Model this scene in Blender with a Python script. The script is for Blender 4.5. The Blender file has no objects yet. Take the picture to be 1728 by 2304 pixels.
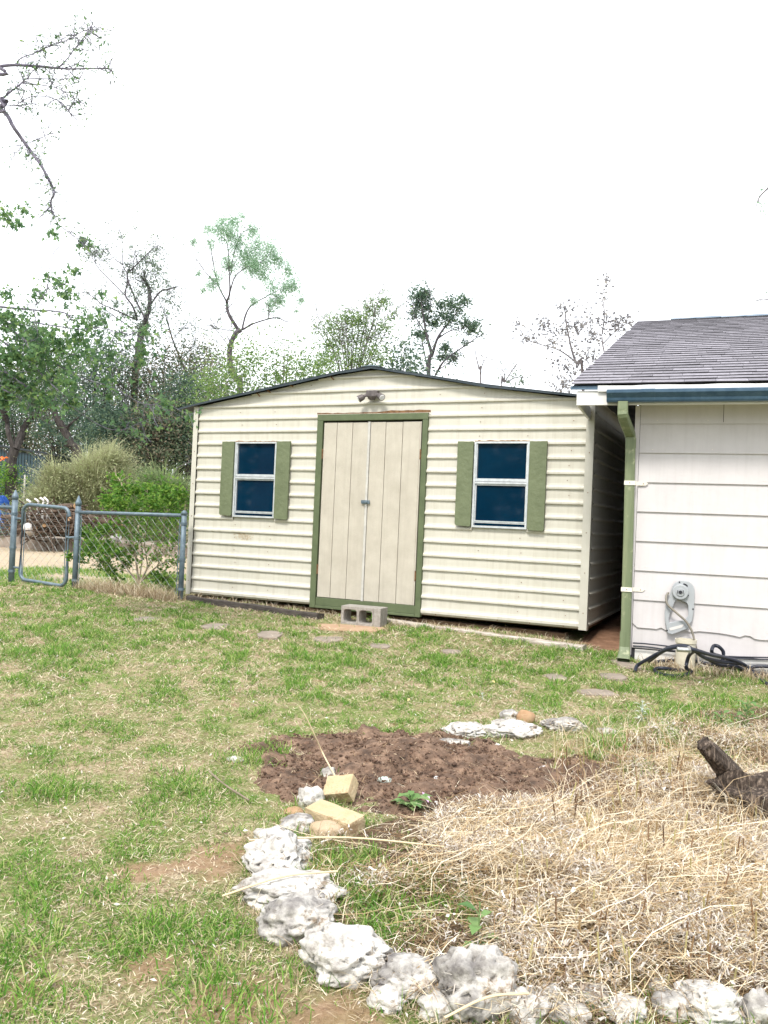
import bpy, bmesh, math, random
import numpy as np
from mathutils import Vector, Matrix, noise as mnoise

random.seed(7)
rng = np.random.default_rng(7)
scene = bpy.context.scene
COL = scene.collection
R = math.radians

# ------------------------------------------------------------------ camera
FPX, CX, CY, CAMZ = 1853.64, 864.0, 1152.0, 1.1
PITCH, ROLL = R(0.841), R(2.4658)
_c, _s, _cr, _sr = math.cos(PITCH), math.sin(PITCH), math.cos(ROLL), math.sin(ROLL)
_up0 = np.array([0, -_s, _c])
FWD = np.array([0, _c, _s])
RGT = _cr * np.array([1.0, 0, 0]) + _sr * _up0
UPV = -_sr * np.array([1.0, 0, 0]) + _cr * _up0
CPOS = np.array([0, 0, CAMZ])
cam = bpy.data.cameras.new("camera")
cam.sensor_fit = 'VERTICAL'
cam.sensor_height = 36.0
cam.lens = FPX / 2304.0 * 36.0
cam.clip_end = 2000
camo = bpy.data.objects.new("camera", cam)
camo.matrix_world = Matrix(((RGT[0], UPV[0], -FWD[0], 0), (RGT[1], UPV[1], -FWD[1], 0),
                            (RGT[2], UPV[2], -FWD[2], CAMZ), (0, 0, 0, 1)))
COL.objects.link(camo)
scene.camera = camo

# ------------------------------------------------------------------ sky and sun
SUN_EL, SUN_AZ = R(52), R(205)          # azimuth measured clockwise from +Y: behind the camera, to its left
w = bpy.data.worlds.new("World")
scene.world = w
w.use_nodes = True
nt = w.node_tree
nt.nodes.clear()
sky = nt.nodes.new("ShaderNodeTexSky")
sky.sky_type = 'NISHITA'
sky.sun_disc = False
sky.sun_elevation = SUN_EL
sky.sun_rotation = SUN_AZ
sky.dust_density = 3.0
tc = nt.nodes.new("ShaderNodeTexCoord")
cn = nt.nodes.new("ShaderNodeTexNoise")
cn.inputs["Scale"].default_value = 2.2
cn.inputs["Detail"].default_value = 4
cr_ = nt.nodes.new("ShaderNodeValToRGB")
cr_.color_ramp.elements[0].color = (6.6, 6.9, 7.3, 1)
cr_.color_ramp.elements[1].color = (7.8, 7.85, 7.9, 1)
mx = nt.nodes.new("ShaderNodeMixRGB")
mx.inputs[0].default_value = 0.9
bg = nt.nodes.new("ShaderNodeBackground")
bg.inputs[1].default_value = 0.11
ow = nt.nodes.new("ShaderNodeOutputWorld")
L = nt.links.new
L(tc.outputs["Generated"], cn.inputs["Vector"])
L(cn.outputs["Fac"], cr_.inputs[0])
L(sky.outputs[0], mx.inputs[1])
L(cr_.outputs[0], mx.inputs[2])
L(mx.outputs[0], bg.inputs[0])
L(bg.outputs[0], ow.inputs[0])
sun = bpy.data.lights.new("sun", 'SUN')
sun.energy = 1.5
sun.angle = R(11)
sun.color = (1.0, 0.95, 0.86)
suno = bpy.data.objects.new("sun", sun)
_d = Vector((math.sin(SUN_AZ) * math.cos(SUN_EL), math.cos(SUN_AZ) * math.cos(SUN_EL), math.sin(SUN_EL)))
suno.rotation_euler = _d.to_track_quat('Z', 'Y').to_euler()
COL.objects.link(suno)
vs = scene.view_settings
vs.view_transform = 'Standard'
vs.look = 'None'
vs.exposure = 1.42
vs.gamma = 1.0
vs.use_curve_mapping = False
scene.cycles.max_bounces = 8
scene.cycles.transparent_max_bounces = 8


# ------------------------------------------------------------------ survey helpers (photo pixel -> place in the yard)
def ray(px, py):
    return FWD + RGT * (px - CX) / FPX - UPV * (py - CY) / FPX


def at(px, py, Y):
    d = ray(px, py)
    return CPOS + d * (Y / d[1])


def gbase(y):
    return 0.15 + 0.05 * (np.clip(y, -3, 9) - 7.5)


def vnoise(x, y, sc, seed=0):
    g = np.random.default_rng(1000 + seed).random((64, 64))
    x = np.asarray(x, float) / sc
    y = np.asarray(y, float) / sc
    xi = np.floor(x).astype(int)
    yi = np.floor(y).astype(int)
    fx = x - xi
    fy = y - yi
    fx = fx * fx * (3 - 2 * fx)
    fy = fy * fy * (3 - 2 * fy)
    a = g[xi % 64, yi % 64]
    b = g[(xi + 1) % 64, yi % 64]
    c = g[xi % 64, (yi + 1) % 64]
    d = g[(xi + 1) % 64, (yi + 1) % 64]
    return (a * (1 - fx) + b * fx) * (1 - fy) + (c * (1 - fx) + d * fx) * fy


def gz(x, y):
    near = np.clip((np.asarray(y, float) - 9) / 4, 0, 1)
    return gbase(y) + (vnoise(x, y, 0.9, 1) - .5) * 0.035 + (vnoise(x, y, 0.25, 2) - .5) * 0.012 + near * 0.0


def gp(px, py, dz=0.0):
    d = ray(px, py)
    t = 5.0
    for i in range(50):
        p = CPOS + d * t
        t = .5 * t + .5 * ((float(gz(p[0], p[1])) + dz - CAMZ) / d[2])
    return CPOS + d * t


# ------------------------------------------------------------------ object helpers
def tag(o, label=None, cat=None, group=None, kind=None):
    if label: o['label'] = label
    if cat: o['category'] = cat
    if group: o['group'] = group
    if kind: o['kind'] = kind
    return o


def empty(name, loc, rz=0.0, label=None, cat=None, group=None):
    o = bpy.data.objects.new(name, None)
    o.empty_display_size = .1
    o.location = loc
    o.rotation_euler = (0, 0, rz)
    COL.objects.link(o)
    return tag(o, label, cat, group)


def link_mesh(name, me, m, parent=None, off=None, smooth=False):
    o = bpy.data.objects.new(name, me)
    if m is not None:
        me.materials.append(m)
    me.polygons.foreach_set("use_smooth", np.full(len(me.polygons), bool(smooth)))
    if parent is not None: o.parent = parent
    if off is not None: o.location = off
    COL.objects.link(o)
    return o


def np_mesh(name, V, quads=None, tris=None):
    me = bpy.data.meshes.new(name)
    V = np.asarray(V, np.float32).reshape(-1, 3)
    q = np.zeros((0, 4), np.int32) if quads is None else np.asarray(quads, np.int32).reshape(-1, 4)
    t = np.zeros((0, 3), np.int32) if tris is None else np.asarray(tris, np.int32).reshape(-1, 3)
    me.vertices.add(len(V))
    me.vertices.foreach_set("co", V.ravel())
    me.loops.add(q.size + t.size)
    me.loops.foreach_set("vertex_index", np.concatenate([q.ravel(), t.ravel()]))
    n = len(q) + len(t)
    me.polygons.add(n)
    ls = np.concatenate([np.arange(len(q)) * 4, q.size + np.arange(len(t)) * 3]).astype(np.int32)
    me.polygons.foreach_set("loop_start", ls)
    me.update(calc_edges=True)
    me.validate()
    return me


class Geo:
    """collects boxes, tubes, prisms and leaves; build() links them as one mesh object"""

    def __init__(self):
        self.V, self.Q, self.T, self.n = [], [], [], 0

    def add(self, V, Q=None, T=None):
        V = np.asarray(V, float).reshape(-1, 3)
        if Q is not None and len(Q): self.Q.append(np.asarray(Q, int).reshape(-1, 4) + self.n)
        if T is not None and len(T): self.T.append(np.asarray(T, int).reshape(-1, 3) + self.n)
        self.V.append(V)
        self.n += len(V)
        return self

    def box(self, x0, x1, y0, y1, z0, z1, M=None):
        V = np.array([[x, y, z] for x in (x0, x1) for y in (y0, y1) for z in (z0, z1)], float)
        if M is not None:
            V = np.array([M @ Vector(v) for v in V])
        Q = [[0, 1, 3, 2], [4, 6, 7, 5], [0, 4, 5, 1], [2, 3, 7, 6], [0, 2, 6, 4], [1, 5, 7, 3]]
        return self.add(V, Q)

    def tube(self, P, r, n=5, cap=True, squash=None):
        P = np.asarray(P, float)
        m = len(P)
        r = np.broadcast_to(np.asarray(r, float), (m,))
        T = np.gradient(P, axis=0)
        T /= np.linalg.norm(T, axis=1)[:, None] + 1e-12
        ref = np.array([0, 0, 1.0]) if abs(T[:, 2]).mean() < .9 else np.array([1.0, 0, 0])
        A = np.cross(T, ref)
        A /= np.linalg.norm(A, axis=1)[:, None] + 1e-12
        B = np.cross(T, A)
        a = np.arange(n) * 2 * math.pi / n
        ring = A[:, None, :] * np.cos(a)[None, :, None] + B[:, None, :] * np.sin(a)[None, :, None] * (squash or 1)
        V = P[:, None, :] + ring * r[:, None, None]
        i = np.arange(m - 1)[:, None] * n
        j = np.arange(n)[None, :]
        k = (j + 1) % n
        Q = np.stack([i + j, i + k, i + n + k, i + n + j], -1).reshape(-1, 4)
        V = V.reshape(-1, 3)
        tr = []
        if cap:
            V = np.vstack([V, P[0], P[-1]])
            for jj in range(n):
                tr.append([m * n, (jj + 1) % n, jj])
                tr.append([m * n + 1, (m - 1) * n + jj, (m - 1) * n + (jj + 1) % n])
        return self.add(V, Q, tr)

    def prism(self, outline, axis_vec, close=True):
        """outline: list of 3D points (a loop), extruded by axis_vec"""
        P = np.asarray(outline, float)
        n = len(P)
        V = np.vstack([P, P + np.asarray(axis_vec, float)])
        Q = [[i, (i + 1) % n, n + (i + 1) % n, n + i] for i in range(n)]
        self.add(V, Q)
        base = self.n - 2 * n
        c0 = P.mean(0)
        self.add(np.vstack([c0, c0 + np.asarray(axis_vec, float)]))
        a, b = self.n - 2, self.n - 1
        T = []
        for i in range(n):
            T.append([a, base + (i + 1) % n, base + i])
            T.append([b, base + n + i, base + n + (i + 1) % n])
        self.T.append(np.array(T))
        return self

    def leaves(self, P, size, aspect=.5, droop=0.0, up=0.0, direction=None):
        P = np.asarray(P, float).reshape(-1, 3)
        n = len(P)
        if n == 0: return self
        d = rng.normal(size=(n, 3))
        if direction is not None: d = d * .7 + np.asarray(direction)
        d[:, 2] = d[:, 2] * .7 - droop
        d /= np.linalg.norm(d, axis=1)[:, None]
        nn = rng.normal(size=(n, 3))
        nn[:, 2] += up
        s = np.cross(d, nn)
        s /= np.linalg.norm(s, axis=1)[:, None] + 1e-9
        u = np.cross(s, d)
        sz = size * rng.uniform(.6, 1.35, n)[:, None]
        b = P
        tip = P + d * sz
        l = P + d * sz * .45 + s * sz * aspect * .5 + u * sz * .12
        r = P + d * sz * .45 - s * sz * aspect * .5 + u * sz * .12
        V = np.stack([b, l, tip, r], 1).reshape(-1, 3)
        i = np.arange(n)[:, None] * 4
        return self.add(V, i + np.array([[0, 1, 2, 3]]))

    def build(self, name, m, parent=None, off=None, smooth=False):
        V = np.vstack(self.V) if self.V else np.zeros((0, 3))
        Q = np.vstack(self.Q) if self.Q else None
        T = np.vstack(self.T) if self.T else None
        return link_mesh(name, np_mesh(name, V, Q, T), m, parent, off, smooth)


def smooth_line(P, k=6):
    """Catmull-Rom through the points"""
    P = np.asarray(P, float)
    if len(P) < 3: return np.array([P[0] + (P[-1] - P[0]) * t for t in np.linspace(0, 1, k + 1)])
    E = np.vstack([2 * P[0] - P[1], P, 2 * P[-1] - P[-2]])
    out = []
    for i in range(1, len(E) - 2):
        for t in np.linspace(0, 1, k, endpoint=False):
            a, b, c, d = E[i - 1], E[i], E[i + 1], E[i + 2]
            out.append(.5 * (2 * b + (c - a) * t + (2 * a - 5 * b + 4 * c - d) * t * t + (3 * b - a - 3 * c + d) * t ** 3))
    out.append(P[-1])
    return np.array(out)


def bevel(o, wdt=.004, seg=2):
    md = o.modifiers.new("bevel", 'BEVEL')
    md.width = wdt
    md.segments = seg
    md.limit_method = 'ANGLE'
    return o


# ------------------------------------------------------------------ materials
def mat(name, cols, rough=.7, nscale=6.0, detail=6, bump=0.0, bscale=60.0, stretch=(1, 1, 1), metal=0.0, spec=.4,
        island=0.0, ramp=None, bstretch=None, speck=None, streak=None):
    """cols: two or three colours mixed by noise; island: random value shift per loose piece;
    speck: (scale, threshold, colour, strength) for stains"""
    m = bpy.data.materials.new(name)
    m.use_nodes = True
    t = m.node_tree
    N, K = t.nodes, t.links.new
    b = N["Principled BSDF"]
    b.inputs["Roughness"].default_value = rough
    b.inputs["Metallic"].default_value = metal
    b.inputs["Specular IOR Level"].default_value = spec
    co = N.new("ShaderNodeTexCoord")
    mp = N.new("ShaderNodeMapping")
    mp.inputs["Scale"].default_value = stretch
    K(co.outputs["Object"], mp.inputs["Vector"])
    nz = N.new("ShaderNodeTexNoise")
    nz.inputs["Scale"].default_value = nscale
    nz.inputs["Detail"].default_value = detail
    nz.inputs["Roughness"].default_value = .65
    K(mp.outputs[0], nz.inputs["Vector"])
    rp = N.new("ShaderNodeValToRGB")
    e = rp.color_ramp.elements
    pos = ramp or ([.35, .65] if len(cols) == 2 else [.3, .5, .7])
    e[0].position, e[0].color = pos[0], (*cols[0], 1)
    e[1].position, e[1].color = pos[-1], (*cols[-1], 1)
    for p, c in list(zip(pos, cols))[1:-1]:
        x = e.new(p)
        x.color = (*c, 1)
    K(nz.outputs["Fac"], rp.inputs[0])
    out = rp.outputs[0]
    if speck:
        sn = N.new("ShaderNodeTexNoise")
        sn.inputs["Scale"].default_value = speck[0]
        sn.inputs["Detail"].default_value = 8
        sn.inputs["Roughness"].default_value = .7
        K(co.outputs["Object"], sn.inputs["Vector"])
        sr = N.new("ShaderNodeMapRange")
        sr.inputs[1].default_value = speck[1]
        sr.inputs[2].default_value = speck[1] + .08
        sr.inputs[4].default_value = speck[3]
        K(sn.outputs["Fac"], sr.inputs[0])
        sm = N.new("ShaderNodeMixRGB")
        sm.inputs[2].default_value = (*speck[2], 1)
        K(sr.outputs[0], sm.inputs[0])
        K(out, sm.inputs[1])
        out = sm.outputs[0]
    if streak:      # rain and dust runs: (strength, colour)
        m4 = N.new("ShaderNodeMapping")
        m4.inputs["Scale"].default_value = (13, 13, .7)
        K(co.outputs["Object"], m4.inputs["Vector"])
        s4 = N.new("ShaderNodeTexNoise")
        s4.inputs["Scale"].default_value = 1.6
        s4.inputs["Detail"].default_value = 7
        s4.inputs["Roughness"].default_value = .7
        K(m4.outputs[0], s4.inputs["Vector"])
        r4 = N.new("ShaderNodeMapRange")
        r4.inputs[1].default_value, r4.inputs[2].default_value = .48, .75
        r4.inputs[4].default_value = streak[0]
        K(s4.outputs["Fac"], r4.inputs[0])
        x4 = N.new("ShaderNodeMixRGB")
        x4.inputs[2].default_value = (*streak[1], 1)
        K(r4.outputs[0], x4.inputs[0])
        K(out, x4.inputs[1])
        out = x4.outputs[0]
    if island:
        g = N.new("ShaderNodeNewGeometry")
        mr = N.new("ShaderNodeMapRange")
        mr.inputs[3].default_value = 1 - island
        mr.inputs[4].default_value = 1 + island
        K(g.outputs["Random Per Island"], mr.inputs[0])
        hs = N.new("ShaderNodeHueSaturation")
        oi = N.new("ShaderNodeObjectInfo")
        m3 = N.new("ShaderNodeMapRange")
        m3.inputs[3].default_value = 1 - island * .8
        m3.inputs[4].default_value = 1 + island * .8
        K(oi.outputs["Random"], m3.inputs[0])
        mm_ = N.new("ShaderNodeMath")
        mm_.operation = 'MULTIPLY'
        K(mr.outputs[0], mm_.inputs[0])
        K(m3.outputs[0], mm_.inputs[1])
        K(mm_.outputs[0], hs.inputs["Value"])
        K(out, hs.inputs["Color"])
        out = hs.outputs[0]
    K(out, b.inputs["Base Color"])
    if bump:
        bn = N.new("ShaderNodeTexNoise")
        bn.inputs["Scale"].default_value = bscale
        bn.inputs["Detail"].default_value = 5
        if bstretch:
            m2 = N.new("ShaderNodeMapping")
            m2.inputs["Scale"].default_value = bstretch
            K(co.outputs["Object"], m2.inputs["Vector"])
            K(m2.outputs[0], bn.inputs["Vector"])
        else:
            K(mp.outputs[0], bn.inputs["Vector"])
        bp = N.new("ShaderNodeBump")
        bp.inputs["Strength"].default_value = bump
        bp.inputs["Distance"].default_value = .01
        K(bn.outputs["Fac"], bp.inputs["Height"])
        K(bp.outputs[0], b.inputs["Normal"])
    return m


def leafmat(name, stops, translucent=.4, rough=.6):
    """colour per loose piece from a ramp: stops = [(pos, colour)...]"""
    m = bpy.data.materials.new(name)
    m.use_nodes = True
    t = m.node_tree
    N, K = t.nodes, t.links.new
    b = N["Principled BSDF"]
    b.inputs["Roughness"].default_value = rough
    b.inputs["Specular IOR Level"].default_value = .25
    g = N.new("ShaderNodeNewGeometry")
    rp = N.new("ShaderNodeValToRGB")
    e = rp.color_ramp.elements
    e[0].position, e[0].color = stops[0][0], (*stops[0][1], 1)
    e[1].position, e[1].color = stops[-1][0], (*stops[-1][1], 1)
    for p, c in stops[1:-1]:
        x = e.new(p)
        x.color = (*c, 1)
    K(g.outputs["Random Per Island"], rp.inputs[0])
    K(rp.outputs[0], b.inputs["Base Color"])
    if translucent:
        tl = N.new("ShaderNodeBsdfTranslucent")
        K(rp.outputs[0], tl.inputs["Color"])
        ms = N.new("ShaderNodeMixShader")
        ms.inputs[0].default_value = translucent
        K(b.outputs[0], ms.inputs[1])
        K(tl.outputs[0], ms.inputs[2])
        K(ms.outputs[0], N["Material Output"].inputs["Surface"])
    return m


M = {}
M['siding'] = mat('cream_metal', [(.525, .507, .445), (.565, .548, .488)], .45, 3, bump=.04, bscale=12, speck=(9, .66, (.36, .30, .22), .3), streak=(.45, (.36, .33, .27)))
M['trim'] = mat('cream_trim', [(.48, .465, .41), (.53, .515, .46)], .5, 5, speck=(14, .7, (.4, .32, .22), .4))
M['door'] = mat('door_panel_paint', [(.43, .395, .335), (.50, .465, .40)], .7, 5, bump=.5, bscale=14, bstretch=(3, 3, 22), speck=(14, .66, (.30, .26, .21), .35), streak=(.35, (.33, .295, .25)))
M['strip'] = mat('astragal_metal', [(.42, .41, .39), (.52, .51, .48)], .5, 20)
M['green'] = mat('green_trim_paint', [(.082, .106, .054), (.108, .136, .07)], .6, 9, bump=.1, bscale=40, speck=(25, .7, (.3, .33, .22), .35))
M['shutter'] = mat('green_shutter_paint', [(.112, .136, .074), (.14, .166, .094)], .65, 8, bump=.6, bscale=24)
M['alu'] = mat('aluminium_frame', [(.50, .53, .56), (.66, .69, .72)], .4, 20, metal=.35)
M['glass'] = mat('window_glass', [(.0008, .014, .034), (.0015, .020, .046)], .05, 2, spec=.5)
M['dark_in'] = mat('interior_dark', [(.02, .02, .025), (.05, .045, .04)], .8, 5)
M['roofmetal'] = mat('roof_metal', [(.022, .034, .044), (.045, .06, .072)], .55, 7, metal=.1, speck=(5, .6, (.18, .10, .05), .4))
M['galv'] = mat('galvanised_steel', [(.085, .125, .16), (.17, .22, .26)], .5, 12, metal=.25)
M['wire'] = mat('galvanised_wire', [(.20, .22, .22), (.32, .34, .34)], .5, 12, metal=.3)
M['bronze'] = mat('weathered_lamp_metal', [(.07, .06, .06), (.16, .14, .14)], .45, 20, metal=.3)
M['lamp'] = mat('lamp_glass', [(.5, .5, .52), (.7, .7, .72)], .15, 8)
M['rust'] = mat('rusty_metal', [(.12, .06, .03), (.25, .14, .07)], .8, 30)
M['house'] = mat('white_house_paint', [(.515, .492, .507), (.56, .537, .552)], .6, 3, bump=.12, bscale=30, speck=(6, .66, (.38, .34, .30), .4), streak=(.30, (.38, .36, .36)))
M['fascia'] = mat('white_fascia_paint', [(.60, .59, .58), (.68, .67, .66)], .55, 6, speck=(20, .68, (.4, .35, .3), .4))
M['soffit'] = mat('soffit_paint', [(.55, .53, .52), (.62, .60, .60)], .7, 6)
M['gutter'] = mat('blue_gutter_paint', [(.030, .068, .115), (.055, .105, .16)], .35, 14, metal=.1, speck=(40, .62, (.2, .3, .36), .4))
M['sidedark'] = mat('dimmed_side_wall', [(.22, .22, .24), (.29, .29, .31)], .8, 6)  # side wall colour darkened to cut bounce light in the passage
M['gapsoil'] = mat('red_bare_soil', [(.16, .085, .05), (.28, .16, .10)], .95, 9, bump=.5)
M['drip'] = mat('white_drip_edge', [(.8, .8, .8), (.86, .86, .86)], .4, 8)
M['shingle'] = mat('asphalt_shingle', [(.15, .142, .165), (.24, .23, .26)], .9, 25, bump=.5, bscale=250, island=.25)
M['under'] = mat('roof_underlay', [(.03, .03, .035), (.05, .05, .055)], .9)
M['spout'] = mat('green_downspout_paint', [(.12, .15, .082), (.155, .19, .108)], .55, 3, stretch=(6, 6, .6), speck=(11, .57, (.32, .34, .22), .75), streak=(.6, (.26, .28, .17)))
M['strap'] = mat('cream_strap', [(.66, .62, .55), (.74, .70, .63)], .6, 20)
M['concrete'] = mat('block_concrete', [(.24, .22, .20), (.36, .34, .31)], .95, 30, bump=.7, bscale=120)
M['slab'] = mat('flat_stone', [(.20, .165, .135), (.29, .245, .205)], .9, 9, bump=.4, bscale=60)
M['brownslab'] = mat('brown_sandstone', [(.33, .21, .13), (.43, .30, .20)], .9, 9, bump=.3, bscale=60)
M['blacktimber'] = mat('dark_timber', [(.035, .03, .028), (.10, .085, .075)], .9, 10, stretch=(1, 8, 8), bump=.5, bscale=50, speck=(12, .66, (.6, .6, .58), .9))
M['whitetimber'] = mat('peeling_white_timber', [(.30, .25, .21), (.62, .57, .52)], .85, 7, stretch=(1, 6, 6), bump=.4, bscale=50, speck=(16, .58, (.14, .10, .07), .8))
M['skid'] = mat('brown_skid_timber', [(.10, .06, .035), (.20, .125, .075)], .9, 8, stretch=(1, 6, 6), bump=.3)
M['brick'] = mat('yellow_brick', [(.40, .31, .18), (.49, .40, .26)], .9, 12, bump=.45, bscale=90, speck=(13, .54, (.27, .17, .09), .75))
M['lime'] = mat('white_limestone', [(.15, .13, .115), (.40, .38, .355), (.53, .515, .49)], .9, 10, ramp=[.32, .43, .54], bump=.8, bscale=60, speck=(14, .57, (.17, .12, .075), .85))
M['limegrey'] = mat('grey_limestone', [(.10, .09, .09), (.27, .255, .24), (.50, .48, .45)], .9, 9, ramp=[.34, .46, .57], bump=.8, bscale=60, speck=(10, .56, (.17, .11, .06), .9))
M['tanstone'] = mat('tan_cobble', [(.34, .25, .155), (.43, .34, .24)], .85, 8, bump=.25, bscale=60)
M['orangestone'] = mat('orange_cobble', [(.28, .165, .085), (.38, .25, .15)], .85, 8, bump=.25, bscale=60)
M['greenstone'] = mat('pale_green_stone', [(.36, .44, .40), (.52, .58, .54)], .85, 10, bump=.3)
M['pebble'] = mat('white_pebble', [(.45, .44, .44), (.55, .54, .53)], .8, 10, bump=.2)
M['soil'] = mat('red_soil', [(.065, .042, .030), (.15, .095, .065), (.27, .18, .125)], .97, 11, detail=10, ramp=[.34, .5, .66], bump=1.0, bscale=130)
M['clod'] = mat('soil_clod', [(.085, .05, .034), (.18, .11, .075)], .97, 40, island=.4)
M['stump'] = mat('weathered_driftwood', [(.025, .018, .014), (.075, .054, .042), (.30, .235, .185)], .9, 9, ramp=[.38, .52, .68], stretch=(9, 9, 1), bump=.9, bscale=30, bstretch=(12, 12, 1.2))
M['bark'] = mat('grey_bark', [(.10, .09, .095), (.21, .19, .195)], .95, 18, stretch=(1, 1, .3), bump=.6)
M['barkmid'] = mat('brown_grey_bark', [(.04, .036, .042), (.10, .09, .10)], .95, 18, stretch=(1, 1, .3), bump=.6)
M['barkdark'] = mat('dark_bark', [(.025, .022, .022), (.075, .065, .06)], .95, 18, stretch=(1, 1, .3), bump=.6)
M['barkblue'] = mat('limb_bark', [(.10, .09, .13), (.19, .175, .22)], .95, 25, stretch=(1, 1, .4))
M['twig'] = mat('dry_twig', [(.20, .16, .12), (.34, .28, .21)], .9, 10, island=.3)
M['log'] = mat('log_bark', [(.05, .036, .028), (.13, .09, .065)], .95, 14, bump=.7, bscale=40)
M['logend'] = mat('cut_wood', [(.40, .24, .13), (.55, .36, .20)], .9, 20)
M['bleached'] = mat('bleached_wood', [(.60, .57, .55), (.78, .75, .73)], .8, 9)
M['hose'] = mat('black_hose', [(.010, .013, .025), (.022, .027, .045)], .45, 10)
M['greyhose'] = mat('grey_hose', [(.17, .155, .13), (.24, .215, .18)], .45, 10)
M['pvc'] = mat('old_pvc', [(.50, .465, .37), (.60, .565, .47)], .5, 8, speck=(14, .64, (.36, .34, .26), .6))
M['reel'] = mat('grey_plastic', [(.31, .33, .355), (.37, .39, .415)], .4, 6)
M['black'] = mat('black_plastic', [(.015, .015, .02), (.03, .03, .04)], .5)
M['brass'] = mat('hose_fitting_metal', [(.30, .32, .32), (.5, .5, .48)], .35, 20, metal=.7)
M['teal'] = mat('teal_barn_metal', [(.012, .036, .05), (.022, .055, .07)], .6, 4)
M['tealroof'] = mat('barn_roof_edge', [(.01, .018, .024), (.022, .034, .042)], .6, 4)
M['whiteroof'] = mat('white_roof', [(.62, .60, .60), (.72, .70, .70)], .6, 4)
M['tarp'] = mat('blue_tarp', [(.01, .06, .35), (.03, .14, .55)], .4, 9)
M['slabc'] = mat('old_concrete_kerb', [(.22, .18, .15), (.34, .29, .25)], .95, 7, bump=.4)
# leaves and stems
G_ = leafmat
M['grass'] = G_('green_grass', [(0, (.065, .17, .025)), (.4, (.13, .30, .04)), (.7, (.25, .40, .08)), (.88, (.42, .47, .17)), (1, (.60, .55, .33))], .42)
M['thatch'] = G_('dry_thatch', [(0, (.16, .10, .06)), (.3, (.38, .29, .185)), (.7, (.62, .52, .37)), (1, (.80, .73, .58))], .2, .8)
M['straw'] = G_('cut_straw', [(0, (.20, .115, .055)), (.25, (.44, .30, .155)), (.6, (.74, .62, .42)), (1, (.92, .87, .74))], .2, .6)
M['mulch'] = G_('mulch_chips', [(0, (.05, .03, .02)), (.6, (.14, .085, .055)), (.88, (.26, .17, .11)), (1, (.50, .40, .28))], .1, .9)
M['shadestraw'] = G_('shade_brown_straw', [(0, (.06, .036, .02)), (.5, (.17, .105, .055)), (.85, (.34, .23, .125)), (1, (.50, .38, .22))], .12, .8)  # dark browns put shade into the lower straw
M['litter'] = G_('curled_dead_leaves', [(0, (.18, .125, .09)), (.3, (.38, .31, .25)), (.6, (.62, .57, .52)), (1, (.86, .84, .82))], .3, .8)
M['stubble'] = G_('stubble_stalks', [(0, (.10, .055, .03)), (.4, (.26, .16, .09)), (.7, (.34, .30, .12)), (1, (.45, .40, .20))], .1, .7)
M['leafgum'] = G_('gum_leaves', [(0, (.075, .15, .08)), (.4, (.13, .24, .11)), (.8, (.19, .32, .12)), (1, (.28, .39, .14))], .55)
M['leafteal'] = G_('dusty_green_leaves', [(0, (.12, .17, .14)), (.5, (.20, .27, .20)), (1, (.31, .38, .27))], .5)
M['leafoak'] = G_('dark_oak_leaves', [(0, (.06, .11, .085)), (.6, (.11, .18, .125)), (1, (.21, .28, .16))], .5)
M['leafwood'] = G_('thicket_leaves', [(0, (.055, .09, .055)), (.45, (.11, .15, .09)), (.75, (.19, .18, .125)), (1, (.28, .22, .16))], .45)
M['leafmesq'] = G_('mesquite_leaves', [(0, (.20, .34, .22)), (.5, (.29, .45, .30)), (1, (.40, .54, .37))], .6)
M['leafbush'] = G_('bush_leaves', [(0, (.10, .18, .06)), (.5, (.17, .28, .09)), (1, (.30, .39, .14))], .5)
M['leafbright'] = G_('bright_shrub_leaves', [(0, (.06, .16, .025)), (.5, (.13, .28, .045)), (1, (.28, .42, .08))], .5)
M['brush'] = G_('pale_brush_stems', [(0, (.25, .22, .15)), (.35, (.38, .38, .23)), (.7, (.45, .50, .26)), (1, (.62, .66, .42))], .35)
M['brushpale'] = G_('pale_feathery_stems', [(0, (.30, .32, .20)), (.5, (.44, .46, .28)), (1, (.60, .60, .40))], .4)
M['brushgrn'] = G_('green_brush_stems', [(0, (.13, .20, .09)), (.5, (.22, .31, .14)), (1, (.38, .43, .21))], .4)
M['leafbrown'] = G_('sparse_brown_leaves', [(0, (.15, .145, .16)), (.6, (.26, .26, .27)), (1, (.38, .36, .33))], .45)
M['weed'] = G_('weed_leaves', [(0, (.10, .20, .07)), (.5, (.17, .30, .10)), (1, (.28, .40, .17))], .4)
M['silver'] = G_('silvery_weed_leaves', [(0, (.36, .42, .36)), (1, (.55, .60, .52))], .3)
M['pink'] = mat('pink_petal', [(.55, .34, .55), (.72, .55, .70)], .7)
M['fallen'] = G_('fallen_yellow_leaves', [(0, (.62, .52, .22)), (1, (.80, .74, .46))], .3)


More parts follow.
